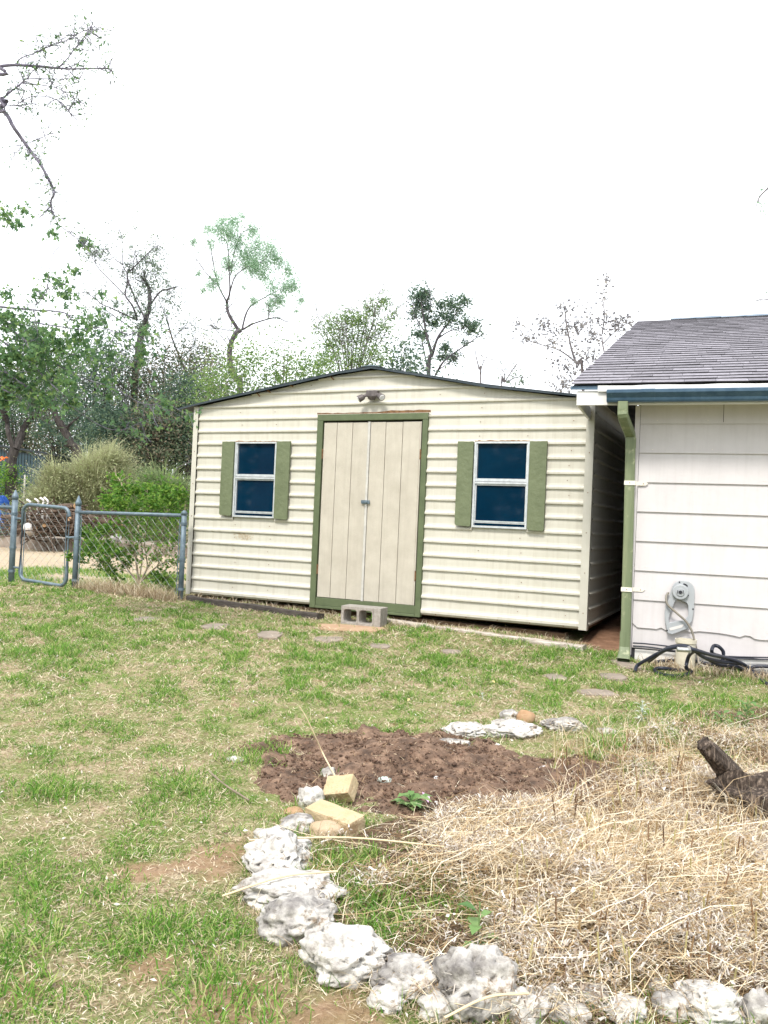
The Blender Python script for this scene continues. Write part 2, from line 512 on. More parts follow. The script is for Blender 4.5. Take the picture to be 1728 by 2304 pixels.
# ground: soil, thatch and moss tints
def ground_material():
    m = bpy.data.materials.new('yard_ground')
    m.use_nodes = True
    t = m.node_tree
    N, K = t.nodes, t.links.new
    b = N["Principled BSDF"]
    b.inputs["Roughness"].default_value = .95
    b.inputs["Specular IOR Level"].default_value = .15
    co = N.new("ShaderNodeTexCoord")

    def nzz(sc, det=6, rg=.6):
        n = N.new("ShaderNodeTexNoise")
        n.inputs["Scale"].default_value = sc
        n.inputs["Detail"].default_value = det
        n.inputs["Roughness"].default_value = rg
        K(co.outputs["Object"], n.inputs["Vector"])
        return n.outputs["Fac"]

    def ramp(src, st):
        r = N.new("ShaderNodeValToRGB")
        e = r.color_ramp.elements
        e[0].position, e[0].color = st[0][0], (*st[0][1], 1)
        e[1].position, e[1].color = st[-1][0], (*st[-1][1], 1)
        for p, c in st[1:-1]:
            x = e.new(p)
            x.color = (*c, 1)
        K(src, r.inputs[0])
        return r.outputs[0]

    def mix(f, a, c):
        x = N.new("ShaderNodeMixRGB")
        K(f, x.inputs[0])
        K(a, x.inputs[1])
        K(c, x.inputs[2])
        return x.outputs[0]

    thatch = ramp(nzz(55, 8, .75), [(.3, (.13, .085, .05)), (.48, (.33, .25, .16)), (.62, (.55, .46, .33))])
    green = ramp(nzz(70, 8, .75), [(.3, (.07, .10, .025)), (.5, (.16, .21, .06)), (.7, (.33, .34, .15))])
    dirt = ramp(nzz(30, 8, .7), [(.3, (.20, .115, .07)), (.5, (.31, .19, .12)), (.7, (.42, .29, .20))])
    f1 = N.new("ShaderNodeMapRange")
    f1.inputs[1].default_value, f1.inputs[2].default_value = .38, .58
    K(nzz(4.5, 6, .75), f1.inputs[0])
    f2 = N.new("ShaderNodeMapRange")
    f2.inputs[1].default_value, f2.inputs[2].default_value = .60, .68
    K(nzz(1.7, 6, .75), f2.inputs[0])
    c1 = mix(f1.outputs[0], thatch, green)
    c2 = mix(f2.outputs[0], c1, dirt)
    # sandy open ground beyond the fence
    sx = N.new("ShaderNodeSeparateXYZ")
    K(co.outputs["Object"], sx.inputs[0])
    f3 = N.new("ShaderNodeMapRange")
    f3.inputs[1].default_value, f3.inputs[2].default_value = 11.2, 12.2
    wob = N.new("ShaderNodeMath")
    wob.operation = 'MULTIPLY_ADD'
    K(nzz(.9, 4), wob.inputs[0])
    wob.inputs[1].default_value = 3.0
    K(sx.outputs["Y"], wob.inputs[2])
    K(wob.outputs[0], f3.inputs[0])
    sand = ramp(nzz(9, 8, .7), [(.3, (.32, .24, .165)), (.52, (.46, .37, .275)), (.66, (.27, .29, .13))])
    c3 = mix(f3.outputs[0], c2, sand)
    an = N.new("ShaderNodeAttribute")
    an.attribute_name = 'heap_soil_shade'
    ab = N.new("ShaderNodeAttribute")
    ab.attribute_name = 'bare_soil'
    c3 = mix(ab.outputs["Fac"], c3, dirt)
    shaded_soil = ramp(nzz(40, 8, .75), [(.3, (.05, .032, .022)), (.5, (.11, .072, .046)), (.7, (.22, .155, .10))])  # brown heap soil, darkened for the shadows between the straw
    c3 = mix(an.outputs["Fac"], c3, shaded_soil)
    K(c3, b.inputs["Base Color"])
    bp = N.new("ShaderNodeBump")
    bp.inputs["Strength"].default_value = .8
    bp.inputs["Distance"].default_value = .02
    K(nzz(90, 6, .7), bp.inputs["Height"])
    K(bp.outputs[0], b.inputs["Normal"])
    return m


M['ground'] = ground_material()

# ------------------------------------------------------------------ SETTING: ground
xs = np.unique(np.concatenate([np.linspace(-5, 3.5, 170), np.linspace(-14, -5, 40), np.linspace(3.5, 14, 40), np.linspace(-150, -14, 18), np.linspace(14, 150, 18)]))
ys = np.unique(np.concatenate([np.linspace(1.2, 10, 190), np.linspace(10, 30, 60), np.linspace(30, 400, 25), np.linspace(-30, 1.2, 18)]))
gx, gy = np.meshgrid(xs, ys)
gv = np.stack([gx, gy, gz(gx, gy)], -1).reshape(-1, 3)
nx, ny = len(xs), len(ys)
ii, jj = np.meshgrid(np.arange(nx - 1), np.arange(ny - 1))
b0 = (jj * nx + ii).ravel()
gq = np.stack([b0, b0 + 1, b0 + nx + 1, b0 + nx], -1)
HEAP_PX = [(800, 1870), (900, 1838), (1030, 1832), (1130, 1828), (1230, 1822), (1330, 1800), (1400, 1740), (1410, 1670), (1560, 1600), (1760, 1590), (1900, 1700), (1990, 2330), (1200, 2330), (980, 2290), (800, 2190), (720, 2090), (700, 2010), (690, 1930)]
HEAP = [tuple(gp(*p)[:2]) for p in HEAP_PX]


def inside(poly, x, y):
    c = np.zeros(np.shape(x), bool)
    n = len(poly)
    for i in range(n):
        x0, y0 = poly[i]
        x1, y1 = poly[(i + 1) % n]
        c ^= ((y0 > y) != (y1 > y)) & (x < (x1 - x0) * (y - y0) / (y1 - y0 + 1e-12) + x0)
    return c


ground = link_mesh('ground', np_mesh('ground', gv, gq), M['ground'], smooth=True)
heap_shade = inside(HEAP, gv[:, 0], gv[:, 1]).astype(np.float32) * (.5 + .5 * (vnoise(gv[:, 0], gv[:, 1], .2, 77) > .35))  # where the soil colour carries the shade under the straw
BARE = [(gp(480, 1935)[:2], .13), (gp(540, 2262)[:2], .12), (gp(770, 2290)[:2], .13), (gp(340, 2170)[:2], .09), (gp(600, 1690)[:2], .10), (gp(330, 1960)[:2], .09), (gp(60, 2230)[:2], .08)]
bare = np.zeros(len(gv))
for c, r in BARE:
    bare = np.maximum(bare, .75 * np.clip((r * (.75 + .7 * vnoise(gv[:, 0], gv[:, 1], .06, 21)) - np.hypot(gv[:, 0] - c[0], gv[:, 1] - c[1])) / .03, 0, 1))
ab_ = ground.data.attributes.new('bare_soil', 'FLOAT', 'POINT')
ab_.data.foreach_set('value', bare.astype(np.float32))
at_ = ground.data.attributes.new('heap_soil_shade', 'FLOAT', 'POINT')
at_.data.foreach_set('value', heap_shade.astype(np.float32))
tag(ground, kind='structure')


# ------------------------------------------------------------------ SHED
SX, SY, SYAW = -2.0998, 8.9861, R(-24.6873)
SD = np.array([math.cos(SYAW), math.sin(SYAW)])
SN = np.array([-SD[1], SD[0]])
ZB = 0.20
OFF = (0, 0, -ZB)
shed = empty('garden_shed', (SX, SY, ZB), SYAW, 'cream ribbed-metal shed with pale double doors and green shutters, low gable roof', 'shed')
SW, SDEP = 4.30, 3.2
C0, CH = 0.2785, 0.1325


def roofz(s):
    pts_s = [-.3, 0, .6, 1.0, 1.37, 1.74, 2.14, 2.76, 3.3, 3.79, 4.12, 4.6]
    pts_z = [2.235, 2.297, 2.395, 2.460, 2.524, 2.583, 2.627, 2.515, 2.413, 2.346, 2.300, 2.235]
    return np.interp(s, pts_s, pts_z)


PROFILE = [(0.0, 0.0), (.008, -.018), (.023, -.019), (.040, -.003), (.058, 0.0), (.095, -.001), (CH + .004, 0.0)]


def siding_piece(s0, s1, k, zlo=None, zhi=None, flat=False, roofline=True):
    n = max(2, int((s1 - s0) / .12))
    S = np.linspace(s0, s1, n + 1)
    zk = C0 + CH * k
    prof = PROFILE if not flat else [(0, -.002), (CH + .004, 0)]
    if k == 0:
        prof = [(-.02, 0.0)] + [(.0, -.018), (.023, -.019), (.040, -.003), (.058, 0), (CH + .004, 0)]
    V = []
    wave = (vnoise(S * 3, S * 0 + k * 1.7, .8, 5) - .5) * .004
    for dz, t in prof:
        z = np.full_like(S, zk + dz)
        if zlo is not None: z = np.maximum(z, zlo)
        if zhi is not None: z = np.minimum(z, zhi)
        if roofline: z = np.minimum(z, roofz(S) - .012)
        V.append(np.stack([S, np.full_like(S, t) + wave, z], -1))
    V = np.array(V)
    if (V[-1, :, 2] - V[0, :, 2]).max() < .004: return None
    m = len(S)
    nf = len(prof) * m
    fr = V.reshape(-1, 3)
    bk = fr.copy()
    bk[:, 1] += .004
    i = (np.arange(len(prof) - 1)[:, None] * m + np.arange(m - 1)[None, :]).ravel()
    Q = np.stack([i, i + 1, i + m + 1, i + m], -1)
    g = Geo().add(fr, Q)
    o = g.build('siding_board', M['siding'], shed, OFF)
    me = o.data
    bm = bmesh.new()
    bm.from_mesh(me)
    bmesh.ops.remove_doubles(bm, verts=bm.verts, dist=.0005)
    bm.to_mesh(me)
    bm.free()
    md = o.modifiers.new("thickness", 'SOLIDIFY')
    md.thickness = .003
    md.offset = -1
    return o


OPEN = [(.557, 1.075, 1.108, 1.906), (1.545, 2.742, .20, 2.175), (3.218, 3.737, 1.105, 1.902)]
for k in range(0, 18):
    za, zb = C0 + CH * k, C0 + CH * (k + 1)
    cuts = [o for o in OPEN if o[2] < zb - .004 and o[3] > za + .004]
    edges = [.05]
    for o in cuts: edges += [o[0], o[1]]
    edges.append(SW - .06)
    if k >= 15:
        # gable courses run only where the wall is below the roof line
        ss = np.linspace(.05, SW - .06, 400)
        okk = ss[roofz(ss) - .012 > za + .004]
        if len(okk) < 3: continue
        edges[0], edges[-1] = okk[0], okk[-1]
    for a in range(0, len(edges) - 1):
        s0, s1 = edges[a], edges[a + 1]
        if a % 2 == 0:
            siding_piece(s0, s1, k)
        else:
            o = cuts[a // 2]
            if za < o[2] - .004: siding_piece(s0, s1, k, zhi=o[2], flat=True)
            if zb > o[3] + .004: siding_piece(s0, s1, k, zlo=o[3])

# the side wall that faces the house, the other side, the back, floor and inner darkness
for k in range(0, 16):
    zk = C0 + CH * k
    if zk > 2.28: break
    for side_s, sg in ((SW - .004, 1), (0.004, -1)):
        V = []
        for dz, t in PROFILE:
            for tt in (.012, SDEP):
                V.append([side_s - t * sg, tt, min(zk + dz, 2.285)])
        V = np.array(V)
        i = np.arange(len(PROFILE) - 1) * 2
        Q = np.stack([i, i + 1, i + 3, i + 2], -1)
        Geo().add(V, Q).build('side_siding_board', M['siding'], shed, OFF)
Geo().box(.02, SW - .02, SDEP - .01, SDEP, .26, 2.28).build('back_wall', M['siding'], shed, OFF)
Geo().box(.03, SW - .03, .10, SDEP - .02, .24, .275).build('floor', M['skid'], shed, OFF)
Geo().box(.05, SW - .05, .6, .62, .28, 2.2).build('inner_dark_sheet', M['dark_in'], shed, OFF)  # dark sheet standing in for the unlit inside
# corner trims: L of two faces
for s_in, s_out, sg in ((.055, 0.0, -1), (SW - .066, SW, 1)):
    g = Geo()
    zt = 2.285 if sg < 0 else 2.26
    zl = .252
    lo, hi = min(s_in, s_out + sg * .004), max(s_in, s_out + sg * .004)
    g.box(lo, hi, -.030, -.026, zl, zt)
    g.box(min(s_out + sg * .004, s_out), max(s_out + sg * .004, s_out), -.0255, .055, zl - .004, zt)
    o = g.build('corner_trim', M['trim'], shed, OFF)
# screws and small fixings (far too small to pick apart singly)
g = Geo()
for s in [.60, 1.02, 1.44, 2.85, 3.27, 3.69, 4.10]:
    for k in range(0, 17):
        if random.random() < .55:
            z = C0 + CH * k + .085
            ss = s + random.uniform(-.02, .02)
            if any(a - .2 < ss < b + .2 and c - .05 < z < d + .05 for a, b, c, d in OPEN): continue
            if z > roofz(ss) - .05: continue
            g.tube([(ss, -.001, z), (ss, -.006, z)], [.0042, .0036], 6)
for s in np.arange(.2, 1.5, .28):
    g.tube([(s, -.018, .272), (s, -.028, .272)], [.005, .004], 6)
for s in np.arange(2.9, 4.2, .3):
    g.tube([(s, -.018, .272), (s, -.028, .272)], [.005, .004], 6)
for z in np.arange(.4, 2.2, .35):
    g.tube([(.028, -.028, z), (.028, -.034, z)], [.005, .004], 6)
    g.tube([(SW - .03, -.028, z), (SW - .03, -.034, z)], [.005, .004], 6)
tag(g.build('screw_heads', M['rust'], shed, OFF), kind='stuff')

# roof: two sheet slopes, ridge cap, rake flashing
for a, b in ((-.19, 2.14), (2.14, 4.62)):
    S = np.linspace(a, b, 14)
    V = []
    for t in np.linspace(-.075, SDEP + .1, 30):
        wob = .004 * math.sin(t * 40)
        for s in S: V.append([s, t, roofz(s) + .006 + (wob if t > 0 else 0) + random.uniform(-.001, .001)])
    V = np.array(V)
    m = len(S)
    i = (np.arange(29)[:, None] * m + np.arange(m - 1)[None, :]).ravel()
    o = Geo().add(V, np.stack([i, i + 1, i + m + 1, i + m], -1)).build('roof_sheet', M['roofmetal'], shed, OFF)
    md = o.modifiers.new("thickness", 'SOLIDIFY')
    md.thickness = .006
    md.offset = 1
    # rake flashing below the edge
    P = []
    for s in S: P.append([s, -.072, roofz(s) + .004])
    P2 = [[s, -.072, z - .012 - .010 * vnoise(s * 2, 0, .5, 9)] for (s, _, z) in P]
    g = Geo()
    g.add(np.array(P + P2), [[j, j + 1, m + j + 1, m + j] for j in range(m - 1)])
    o = g.build('rake_flashing', M['roofmetal'], shed, OFF)
    o.modifiers.new("thickness", 'SOLIDIFY').thickness = .004
g = Geo()
g.prism([(2.02, -.082, roofz(2.02) + .020), (2.14, -.082, 2.650), (2.26, -.082, roofz(2.26) + .020), (2.14, -.082, 2.636)], (0, SDEP + .2, 0))
g.build('ridge_cap', M['galv'], shed, OFF)
for s, dz in ((.82, .05), (.95, .035), (1.69, .05), (1.22, .03)):
    z = roofz(s)
    Geo().tube([(s - .02, -.03, z - .012), (s, -.034, z - dz * .6), (s + .018, -.03, z - dz)], .007, 5).build('loose_bracket', M['rust'], shed, OFF)

# door frame
FR = 'door_frame'
g = Geo().box(1.543, 1.607, -.035, .02, .232, 2.112)
bevel(g.build('door_jamb', M['green'], shed, OFF))
g = Geo().box(2.690, 2.744, -.035, .02, .232, 2.112)
bevel(g.build('door_jamb', M['green'], shed, OFF))
g = Geo().box(1.543, 2.744, -.037, .02, 2.1125, 2.176)
bevel(g.build('door_head', M['green'], shed, OFF))
bevel(Geo().box(1.6075, 2.6895, -.026, .02, .258, .338).build('door_sill', M['green'], shed, OFF))
bevel(Geo().box(1.6075, 2.6895, -.034, .02, .232, .2575).build('door_sill_lip', M['green'], shed, OFF))
# cut metal edge above the door
P = [(s, -.038, 2.178) for s in np.linspace(1.54, 2.77, 22)]
P2 = [(s, -.040, 2.186 + random.uniform(-.002, .008) + .012 * (s > 2.3)) for s in np.linspace(1.54, 2.77, 22)]
g = Geo().add(np.array(P + P2), [[j, j + 1, 23 + j, 22 + j] for j in range(21)])
o = g.build('head_flashing', M['rust'], shed, OFF)
o.modifiers.new("thickness", 'SOLIDIFY').thickness = .004
# door leaves with their planks
Geo().box(1.61, 2.688, .012, .03, .30, 2.112).build('door_backing', M['dark_in'], shed, OFF)
for leaf, (edges, z0, z1) in enumerate((([1.616, 1.765, 1.940, 2.112], .343, 2.094), ([2.137, 2.302, 2.482, 2.664], .340, 2.094))):
    d = Geo().box(edges[0] + .002, edges[-1] - .002, -.006, .010, z0 + .003, z1 - .003).build('door', M['door'], shed, OFF)
    for a, b in zip(edges[:-1], edges[1:]):
        p = Geo().box(a + .0022, b - .0022, -.020, -.0065, z0, z1 + random.uniform(-.002, .002)).build('plank', M['door'], d)
        bevel(p, .003)
    for hz in (.62, 1.78):
        hs = edges[0] - .006 if leaf == 0 else edges[-1] + .012
        g = Geo().box(hs - .009, hs + .009, -.024, -.0205, hz - .045, hz + .045)
        g.tube([(hs, -.027, hz - .05), (hs, -.027, hz + .05)], .005, 6)
        g.build('hinge', M['rust'], d)
    if leaf == 1:
        bevel(Geo().box(2.6645, 2.678, -.026, -.004, z0, z1).build('edge_strip', M['door'], d), .003)
        bevel(Geo().box(2.1125, 2.1365, -.030, -.012, z0 - .004, z1 + .004).build('astragal', M['strip'], d), .002)
        g = Geo().box(2.076, 2.168, -.040, -.0305, 1.292, 1.326)
        g.box(2.13, 2.15, -.052, -.0405, 1.298, 1.320)
        g.tube([(2.10, -.046, 1.308), (2.10, -.062, 1.308), (2.12, -.066, 1.308), (2.14, -.062, 1.308), (2.14, -.05, 1.308)], .004, 6)
        bevel(g.build('hasp', M['galv'], d), .002)


def window(s0, s1, z0, z1):
    fw = .018
    wn = Geo()
    wn.box(s0, s0 + fw, -.030, .03, z0, z1).box(s1 - fw, s1, -.030, .03, z0, z1)
    wn.box(s0 + fw, s1 - fw, -.030, .03, z1 - fw, z1).box(s0 + fw, s1 - fw, -.034, .03, z0, z0 + fw)
    win = wn.build('window', M['alu'], shed, OFF)
    zm = (z0 + z1) / 2 + .012
    g = Geo().box(s0 + fw, s1 - fw, -.026, .01, zm - .004, zm + .014)
    g.box(s0 + fw, s1 - fw, -.022, .01, zm + .018, zm + .034)
    g.build('meeting_rail', M['alu'], win)
    # upper sash slim frame
    f = .010
    for nm, a, b, c, d, t in (('upper_sash', s0 + fw, s1 - fw, zm + .034, z1 - fw, -.020), ('lower_sash', s0 + fw, s1 - fw, z0 + .055, zm - .004, -.012)):
        g = Geo()
        g.box(a, a + f, t, .01, c, d).box(b - f, b, t, .01, c, d)
        g.box(a + f, b - f, t, .01, c, c + f)
        if nm == 'lower_sash':
            g.box(a + f, b - f, t, .01, d - f - .006, d)
        g.build(nm, M['alu'], win)
        Geo().box(a + f, b - f, .002, .006, c + f, d).build('glass_pane', M['glass'], win)
    Geo().box(s0 + fw, s1 - fw, -.006, .01, z0 + .042, z0 + .0545).build('sash_rail', M['alu'], win)
    Geo().box(s0 + fw, s1 - fw, .004, .008, z0 + fw, z0 + .042).build('screen_gap', M['glass'], win)
    # ragged caulk on the head
    P = [(s, -.031, z1) for s in np.linspace(s0, s1, 26)]
    P2 = [(s, -.027, z1 + .004 + random.uniform(0, .010)) for s in np.linspace(s0, s1, 26)]
    o = Geo().add(np.array(P + P2), [[j, j + 1, 27 + j, 26 + j] for j in range(25)]).build('head_caulk', M['rust'], win)
    o.modifiers.new("thickness", 'SOLIDIFY').thickness = .003


window(.557, 1.075, 1.110, 1.905)
window(3.218, 3.737, 1.107, 1.901)


def shutter(s0, s1, z0, z1, skew=0.0):
    n = 8
    out = [(s0, z1), (s1, z1), (s1 + skew * .3, z0 + .012), (s1 - .012, z0), (s0 + .014, z0 + .006), (s0 + .001, z0 + .02)]
    # front board with an uneven lower edge
    loop = []
    for a, b in zip(out, out[1:] + out[:1]):
        for t in np.linspace(0, 1, n, endpoint=False):
            jit = random.uniform(-.0012, .0012)
            loop.append((a[0] + (b[0] - a[0]) * t + jit, -.046, a[1] + (b[1] - a[1]) * t + jit))
    o = Geo().prism(loop, (0, .0235, 0)).build('shutter', M['shutter'], shed, OFF)
    return bevel(o, .004)


shutter(.399, .552, 1.118, 1.906)
shutter(1.080, 1.240, 1.102, 1.906)
shutter(3.058, 3.212, 1.112, 1.900)
shutter(3.743, 3.898, 1.096, 1.900)
# faint worn lettering-like rust smudge below the window: a thin film of specks on the siding
g = Geo()
for _ in range(150):
    s = random.gauss(.70, .055)
    z = random.uniform(.868, .944)
    r = random.uniform(.0015, .005)
    g.box(s - r, s + r, -.0045, -.0025, z - r * 1.6, z + r * 1.6)
tag(g.build('rust_smudge', M['strap'], shed, OFF), kind='stuff')
M['smudge'] = mat('rust_smudge_tint', [(.44, .36, .26), (.60, .53, .42)], .9, 40)
bpy.data.objects['rust_smudge'].data.materials[0] = M['smudge']


def sw(s, t, z):
    return np.array([SX + SD[0] * s + SN[0] * t, SY + SD[1] * s + SN[1] * t, z])


# floodlight over the door
fl = empty('floodlight', sw(2.16, -.022, 2.33), SYAW, 'dark twin-head floodlight mounted on the shed gable above the doors', 'light')
o = Geo().box(-.056, .060, -.070, 0, .004, .068).build('junction_box', M['bronze'], fl)
bevel(o, .006)
Geo().tube([(0, -.05, .004), (0, -.05, -.022)], [.045, .032], 12).build('sensor_dome', M['bronze'], fl)
for a, b in (((-.052, -.05, .028), (-.125, -.09, -.022)), ((.058, -.05, .030), (.128, -.09, -.012))):
    a, b = np.array(a), np.array(b)
    h = Geo().tube([a, a + (b - a) * .3, a + (b - a) * .45, b], [.014, .016, .030, .036], 12, cap=True).build('lamp_head', M['bronze'], fl)
    u = (b - a) / np.linalg.norm(b - a)
    Geo().tube([b + u * .001, b + u * .006], [.030, .026], 12).build('lamp_lens', M['lamp'], h)

# skids and border timbers
def beam(name, P, Q, wdt, hgt, m, label, cat='timber', group=None, lift=0.0, jag=.006):
    P, Q = np.array(P), np.array(Q)
    ln = np.linalg.norm((Q - P)[:2])
    rz = math.atan2(Q[1] - P[1], Q[0] - P[0])
    n = 18
    prof = [(-wdt / 2, 0), (-wdt / 2, hgt), (wdt / 2, hgt), (wdt / 2, 0)]
    V = []
    for i in range(n + 1):
        for y, z in prof:
            V.append([ln * i / n + (random.uniform(-.01, .01) if i in (0, n) else 0), y + random.uniform(-jag, jag),
                      z + (Q[2] - P[2]) * i / n + random.uniform(-jag, jag) * (z > 0)])
    Qd = []
    for i in range(n):
        for j in range(4):
            Qd.append([i * 4 + j, i * 4 + (j + 1) % 4, i * 4 + 4 + (j + 1) % 4, i * 4 + 4 + j])
    Qd += [[0, 1, 2, 3], [n * 4 + 3, n * 4 + 2, n * 4 + 1, n * 4]]
    o = Geo().add(np.array(V), Qd).build(name, m)
    o.location = (P[0], P[1], P[2] + lift)
    o.rotation_euler = (0, 0, rz)
    tag(o, label, cat, group)
    return bevel(o, .006)


p1, p2 = sw(.02, .10, .06), sw(1.95, .12, .05)
beam('floor_skid', p1, sw(4.1, .14, .03), .09, .165, M['skid'], 'long brown skid timber in the dark gap beneath the shed wall', 'timber')
a, b = gp(424, 1352), gp(722, 1394)
beam('border_timber', (a[0], a[1] + .04, a[2] - .05), (b[0], b[1] + .02, b[2] - .05), .09, .10, M['blacktimber'], 'blackened border timber with white paint flecks along the shed foot', 'timber')
a, b = gp(868, 1402), gp(1318, 1467)
beam('painted_timber', (a[0], a[1] + .05, a[2] - .05), (b[0], b[1] + .03, b[2] - .04), .10, .085, M['whitetimber'], 'peeling white-painted timber on the ground below the shuttered wall', 'timber')


# ------------------------------------------------------------------ HOUSE
HYAW = R(-19.9)
HX, HY = 1.98897, 6.5
house = empty('white_house', (HX, HY, .13), HYAW, 'white board-sided house corner with purple-grey shingle roof and blue gutter', 'house')
HO = (0, 0, -.13)
HW, HD = 4.2, 8.2


def hw(u, t, z):
    return np.array([HX + math.cos(HYAW) * u - math.sin(HYAW) * t, HY + math.sin(HYAW) * u + math.cos(HYAW) * t, z])


def lap(u0, u1, z0, z1, ragged=False, tb=-.016, name='wall_board'):
    n = max(2, int((u1 - u0) / (.035 if ragged else .25)))
    U = np.linspace(u0, u1, n + 1)
    lo = np.full_like(U, z0)
    if ragged:
        lo = lo - (U - u0) * .02 + (vnoise(U * 14, U * 0, 1, 3) - .5) * .022 + np.where(rng.random(n + 1) < .12, .018, 0)
        lo[0] += .03
    V = []
    for z, t in ((lo, tb + .012), (lo, tb), (np.full_like(U, z1), -.002), (np.full_like(U, z1), .008)):
        V.append(np.stack([U, np.full_like(U, t), z], -1))
    V = np.array(V).reshape(-1, 3)
    m = n + 1
    i = (np.arange(3)[:, None] * m + np.arange(n)[None, :]).ravel()
    Q = np.stack([i, i + 1, i + m + 1, i + m], -1)
    return Geo().add(V, Q).build(name, M['house'], house, HO)


Geo().box(.0, HW, .009, .09, .10, 2.16).build('wall_core', M['under'], house, HO)
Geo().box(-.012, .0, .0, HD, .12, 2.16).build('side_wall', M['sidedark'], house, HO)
Geo().box(-.034, .003, -.020, .0, .16, 2.12).build('corner_board', M['house'], house, HO)
rows = [.385, .594, .823, 1.054, 1.286, 1.517, 1.748, 1.977, 2.14]
for i, (a, b) in enumerate(zip(rows[:-1], rows[1:])):
    if i == 7:
        lap(.006, .610, a, b + .012)
        lap(.614, HW, a, b + .012)
    else:
        lap(.006, HW, a, b + .014, ragged=(i == 0))
Geo().box(.006, HW, -.003, .0085, .215, .41).build('skirt_board', M['house'], house, HO)
Geo().box(.03, HW, -.012, .05, .02, .205).build('sill_beam', M['fascia'], house, HO)
g = Geo()
for z in rows[:-1]:
    for u in np.arange(.12, 3.0, .41):
        uu, zz = u + random.uniform(-.03, .03), z + .03 + random.uniform(-.004, .004)
        g.tube([(uu, -.012, zz), (uu, -.0165, zz)], [.004, .0035], 6)
tag(g.build('nail_heads', M['strap'], house, HO), kind='stuff')
# eave: soffit, fascia, gutter, drip edge
TE = -.30
Geo().box(-.46, HW + .3, TE + .021, .0, 2.128, 2.140).build('soffit', M['soffit'], house, HO)
bevel(Geo().box(-.46, HW + .3, TE, TE + .020, 2.084, 2.196).build('fascia', M['fascia'], house, HO), .003)
bevel(Geo().box(-.462, -.44, TE + .0205, 4.0, 2.086, 2.19).build('rake_board', M['fascia'], house, HO), .003)
prof = [(0, .088), (0, 0), (-.055, 0), (-.062, .012), (-.066, .03), (-.085, .055), (-.092, .064), (-.092, .084), (-.086, .090), (-.084, .086), (-.088, .066), (-.06, .032), (-.053, .006), (-.004, .006), (-.004, .088)]
gt = Geo().prism([(-.225, TE - .001 + y, 2.100 + z) for y, z in prof], (HW + .5, 0, 0))
gutter = gt.build('gutter', M['gutter'], house, HO)
Geo().prism([(-.229, TE - .001 + y, 2.100 + z) for y, z in [(0, .088), (0, 0), (-.055, 0), (-.066, .03), (-.092, .064), (-.092, .086)]], (.0035, 0, 0)).build('end_cap', M['gutter'], gutter)
Geo().prism([(.02, TE - .003 + y * 1.05, 2.0985 + z * 1.03) for y, z in prof[:9]], (.10, 0, 0)).build('joint_sleeve', M['gutter'], gutter)
V = []
U = np.linspace(-.30, HW + .3, 40)
for u in U:
    V.append([u, TE - .022, 2.186])
    V.append([u, TE - .026, 2.230 + random.uniform(-.003, .003)])
o = Geo().add(np.array(V), [[2 * i, 2 * i + 2, 2 * i + 3, 2 * i + 1] for i in range(39)]).build('drip_edge', M['drip'], house, HO)
o.modifiers.new("thickness", 'SOLIDIFY').thickness = .003
# downspout
P = smooth_line([(-.108, TE - .045, 2.102), (-.108, TE - .045, 2.03), (-.102, TE - .02, 1.985), (-.066, -.075, 1.89), (-.060, -.060, 1.84), (-.058, -.058, 1.70)], 4)
P = np.vstack([P, [(-.050, -.058, 1.2), (-.045, -.056, .7), (-.040, -.056, .28)]])


def rect_tube(g, P, wx, wy):
    V, Q = [], []
    n = len(P)
    for i, p in enumerate(P):
        T = P[min(i + 1, n - 1)] - P[max(i - 1, 0)]
        T = T / np.linalg.norm(T)
        A = np.array([1.0, 0, 0]) - T * T[0]
        A /= np.linalg.norm(A)
        B = np.cross(T, A)
        ax = wx[i] if hasattr(wx, '__len__') else wx
        ay = wy[i] if hasattr(wy, '__len__') else wy
        c = .22
        for a, b in ((-1 + c, -1), (1 - c, -1), (1, -1 + c), (1, 1 - c), (1 - c, 1), (-1 + c, 1), (-1, 1 - c), (-1, -1 + c)):
            V.append(p + A * a * ax / 2 + B * b * ay / 2)
    for i in range(n - 1):
        for j in range(8):
            Q.append([i * 8 + j, i * 8 + (j + 1) % 8, i * 8 + 8 + (j + 1) % 8, i * 8 + 8 + j])
    g.add(np.array(V), Q)


g = Geo()
rect_tube(g, P, .074, .056)
sp = g.build('downspout', M['spout'], house, HO)
g = Geo()
rect_tube(g, np.array([(-.044, -.058, .34), (-.044, -.058, .22), (-.044, -.085, .17), (-.046, -.135, .125)]), [.079, .080, .086, .094], [.060, .062, .066, .050])
g.build('downspout_shoe', M['spout'], sp)
g = Geo()
rect_tube(g, np.array([(-.0585, -.0585, 1.86), (-.058, -.058, 1.78)]), .079, .061)
g.build('downspout_collar', M['spout'], sp)
for z in (1.505, .672):
    ux = -.0525 if z > 1 else -.045
    g = Geo()
    g.box(ux - .042, ux + .042, -.0905, -.0865, z - .017, z + .017)
    g.box(ux + .0385, ux + .042, -.0865, -.0205, z - .016, z + .016)
    g.prism([(ux + .042, -.0205, z - .015), (ux + .115, -.0205, z - .015), (ux + .135, -.0205, z + .004), (ux + .115, -.0205, z + .015), (ux + .042, -.0205, z + .015)], (0, .003, 0))
    st = g.build('strap', M['strap'], sp)
    g = Geo()
    for x in (ux, ux + .10):
        y = -.0905 if x == ux else -.0205
        g.tube([(x, y, z), (x, y - .003, z)], .004, 6)
    g.build('strap_screw', M['rust'], st)

